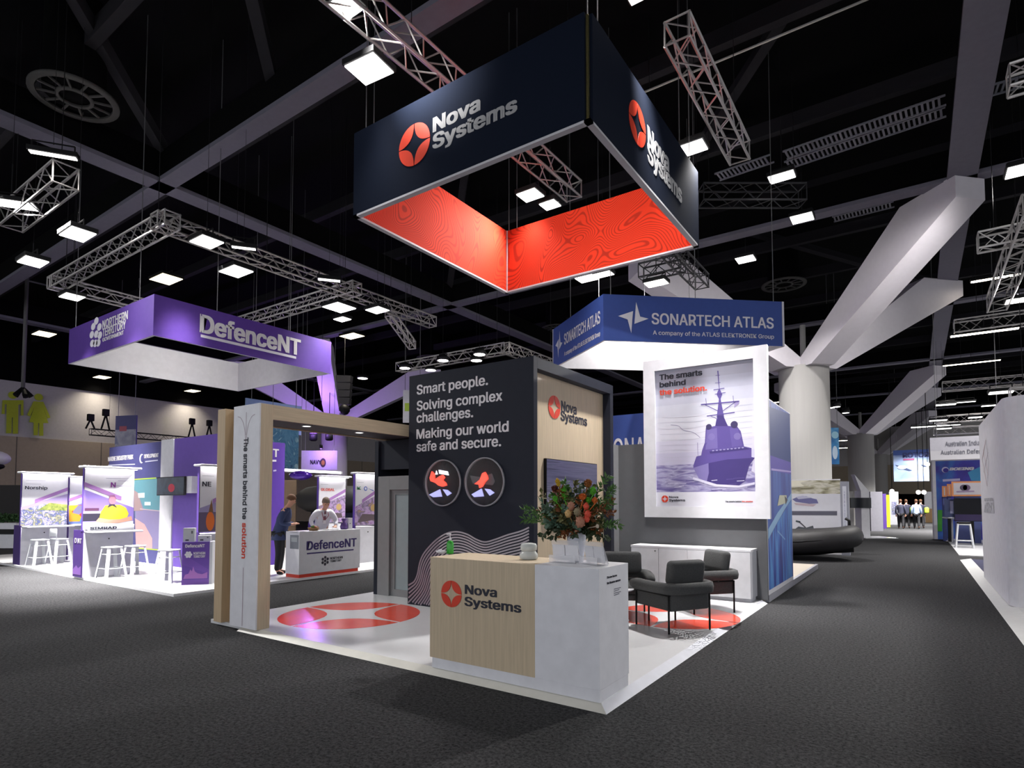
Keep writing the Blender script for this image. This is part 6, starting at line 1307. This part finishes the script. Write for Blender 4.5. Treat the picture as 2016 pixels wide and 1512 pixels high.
    for s in 'lr':
        L['hi'+s] = g('hi'+s, .11); L['kn'+s] = g('kn'+s, .08); L['an'+s] = (V['an'+s]-Vector((0, 0, .01)), .066); LE += [('pelvis', 'hi'+s), ('hi'+s, 'kn'+s), ('kn'+s, 'an'+s)]
        S = {'a': (V['an'+s]-Vector((0, 0, .02)), .05), 'b': (V['an'+s].lerp(V['to'+s], .6)-Vector((0, 0, .01)), .046), 'c': (V['to'+s], .038)}
        m2 = skin_mesh(S, [('a', 'b'), ('b', 'c')], 'a'); m2.materials.append(shoe); link('shoe', m2, t)
    me = skin_mesh(L, LE, 'pelvis'); bm = bmesh.new(); bm.from_mesh(me); loft(bm, [(V['pelvis']-Vector((0, 0, .16)), .15, .11), (V['pelvis']-Vector((0, 0, .06)), .172, .134), (V['pelvis']+Vector((0, 0, .06)), .166, .13)]); bm.to_mesh(me); bm.free(); me.materials.append(legs); link('trousers', me, t)
    if hair:
        mb = MB(); c = V['neck']+up*.185-fw*.014; M3 = Matrix((sd, fw, up)).transposed()
        prof = [(.088*math.cos(a)*1.0, .092*math.sin(a)) for a in [PI/2*i/6 for i in range(6)]]+[(.0001, .092)]
        mb.lathe([(.086, -.05)]+prof, c, 18, 0, M3 @ Matrix.Diagonal((1, 1.18, 1))); mb.build('hair', hair, t)
    for s in (-1, 1): MB().ball(V['neck']+up*.15+fw*.1+sd*.03*s, .009, 6).build('eye', BLACK, t)
    if vest: vest(t, V, T)
    return t, V
def pose(lean=0, armL=None, armR=None, stride=0, look=0):
    l = lean
    p = dict(pelvis=(0, 0, .94), spine=(0, .02+l*.35, 1.14), chest=(0, .02+l*.8, 1.36), neckb=(0, .02+l*1.05, 1.48), neck=(0, .04+l*1.2, 1.53), head=(0, .06+l*1.4+look*.06, 1.73), face=(0, 1, -look),
             shl=(-.18, .01+l*.95, 1.41), shr=(.18, .01+l*.95, 1.41), ell=(-.24, -.02+l*.7, 1.13), elr=(.24, -.02+l*.7, 1.13), wrl=(-.24, .08+l*.6, .88), wrr=(.24, .08+l*.6, .88), hal=(-.23, .1+l*.6, .76), har=(.23, .1+l*.6, .76),
             hil=(-.1, 0, .88), hir=(.1, 0, .88), knl=(-.11, .02+stride*.18, .49), knr=(.11, .02-stride*.12, .49), anl=(-.11, -.02+stride*.3, .085), anr=(.11, -.02-stride*.32, .085+.04*stride), tol=(-.13, .14+stride*.3, .04), tor=(.13, .14-stride*.32, .04))
    if armL: p.update(zip(('ell', 'wrl', 'hal'), armL))
    if armR: p.update(zip(('elr', 'wrr', 'har'), armR))
    return p
NJ = mat('navy_jacket', rgb(44, 56, 92), .8, vary=.1); BT = mat('black_trousers', rgb(24, 24, 28), .8); WS = mat('white_shirt', rgb(226, 226, 236), .7)
HB = mat('brown_hair', rgb(96, 66, 46), .8, vary=.2); HG = mat('grey_hair', rgb(120, 104, 92), .8, vary=.2)
q = U(549, 1131, z=FZ)
look = math.atan2(-(RT.x), RT.y)      # facing along the picture, to the right
p = pose(.12, ((-.25, .08, 1.14), (-.12, .3, 1.12), (-.04, .38, 1.14)), ((.25, .08, 1.14), (.12, .3, 1.12), (.05, .39, 1.14)), look=.75)
t, V = person('man in navy jacket and black trousers reading his phone beside the white counter', (q.x, q.y, FZ), look+.12, p, NJ, BT, hair=HB)
ph = thing('phone', 'dark phone held by the man in the navy jacket', 'phone', Vector((q.x, q.y, FZ))+Matrix.Rotation(look+.12, 3, 'Z') @ Vector((.0, .44, 1.18)), look, world=False); MB().rbox(-.035, .035, -.07, .07, -.004, .004, .003, 2).build('body', BLACK, ph); MB().box(-.031, .031, -.065, .065, .004, .005).build('screen', SCREEN, ph)
# man leaning on the counter
q = Vector((-9.62, U(632, 1000, x=-9.62).y, FZ)); rz = math.atan2(-.93, -.37)
p = pose(.24, ((-.3, .22, 1.17), (-.24, .36, 1.045), (-.2, .47, 1.04)), ((.3, .22, 1.17), (.26, .36, 1.045), (.2, .47, 1.04)), look=.5)
for k in ('spine', 'chest', 'neckb', 'neck', 'head', 'shl', 'shr'): p[k] = (p[k][0], p[k][1], p[k][2]-.05*(p[k][2]-.94)/.5)
def lanyard(t, V, T):
    mb = MB()
    for s in (-1, 1): mb.path([V['neckb']+Vector((s*.07, .03, .0)), V['chest']+Vector((s*.07, .17, -.02)), V['spine']+Vector((s*.015, .2, .08))], .008, 5)
    mb.build('lanyard', mat('red_lanyard', rgb(150, 70, 90), .6), t)
    c = V['spine']+Vector((0, .2, .04)); MB().box(c.x-.035, c.x+.035, c.y, c.y+.006, c.z-.05, c.z+.03).build('name_badge', WHITEM, t)
    MB().prism([V['neckb']+Vector((-.02, .09, -.02)), V['neckb']+Vector((.02, .09, -.02)), V['spine']+Vector((.035, .165, .02)), V['spine']+Vector((-.035, .165, .02))], (0, .012, 0)).build('necktie', mat('maroon_tie', rgb(110, 72, 84), .7), t)
t, V = person('man in white shirt and lanyard leaning on the white lettered counter', q, rz, p, WS, BT, hair=HG, vest=lanyard, long=False)
# people down the aisle
HV = mat('hi_vis_yellow', rgb(176, 226, 60), .6); LB = mat('light_blue_shirt', rgb(150, 170, 204), .7); DK = mat('dark_jacket', rgb(38, 40, 58), .8)
def bag(side):
    def v(t, V, T):
        MB().rbox(side*.3-.12, side*.3+.12, -.12, .12, .95, 1.3, .06, 3).build('hi_vis_vest', HV, t)
    return v
for px, lab, top, hv, st, rz in ((1774, 'person in dark clothing walking far down the aisle, leftmost of four', DK, None, .6, 0), (1785, 'person in dark clothing carrying a yellow hi-vis vest, left pair', DK, bag(1), .5, .1), (1805, 'person in light blue shirt walking far down the aisle', LB, None, .7, 0), (1814, 'person in dark clothing carrying a yellow hi-vis vest, right pair', DK, bag(1), .4, 0)):
    q = U(px, 1041, z=0); q.z = 0; q.y += .7*(px in (1785, 1814)); person(lab, q, rz, pose(0, stride=st), top, BT, hair=HB, vest=hv, long=False, fingers=True)
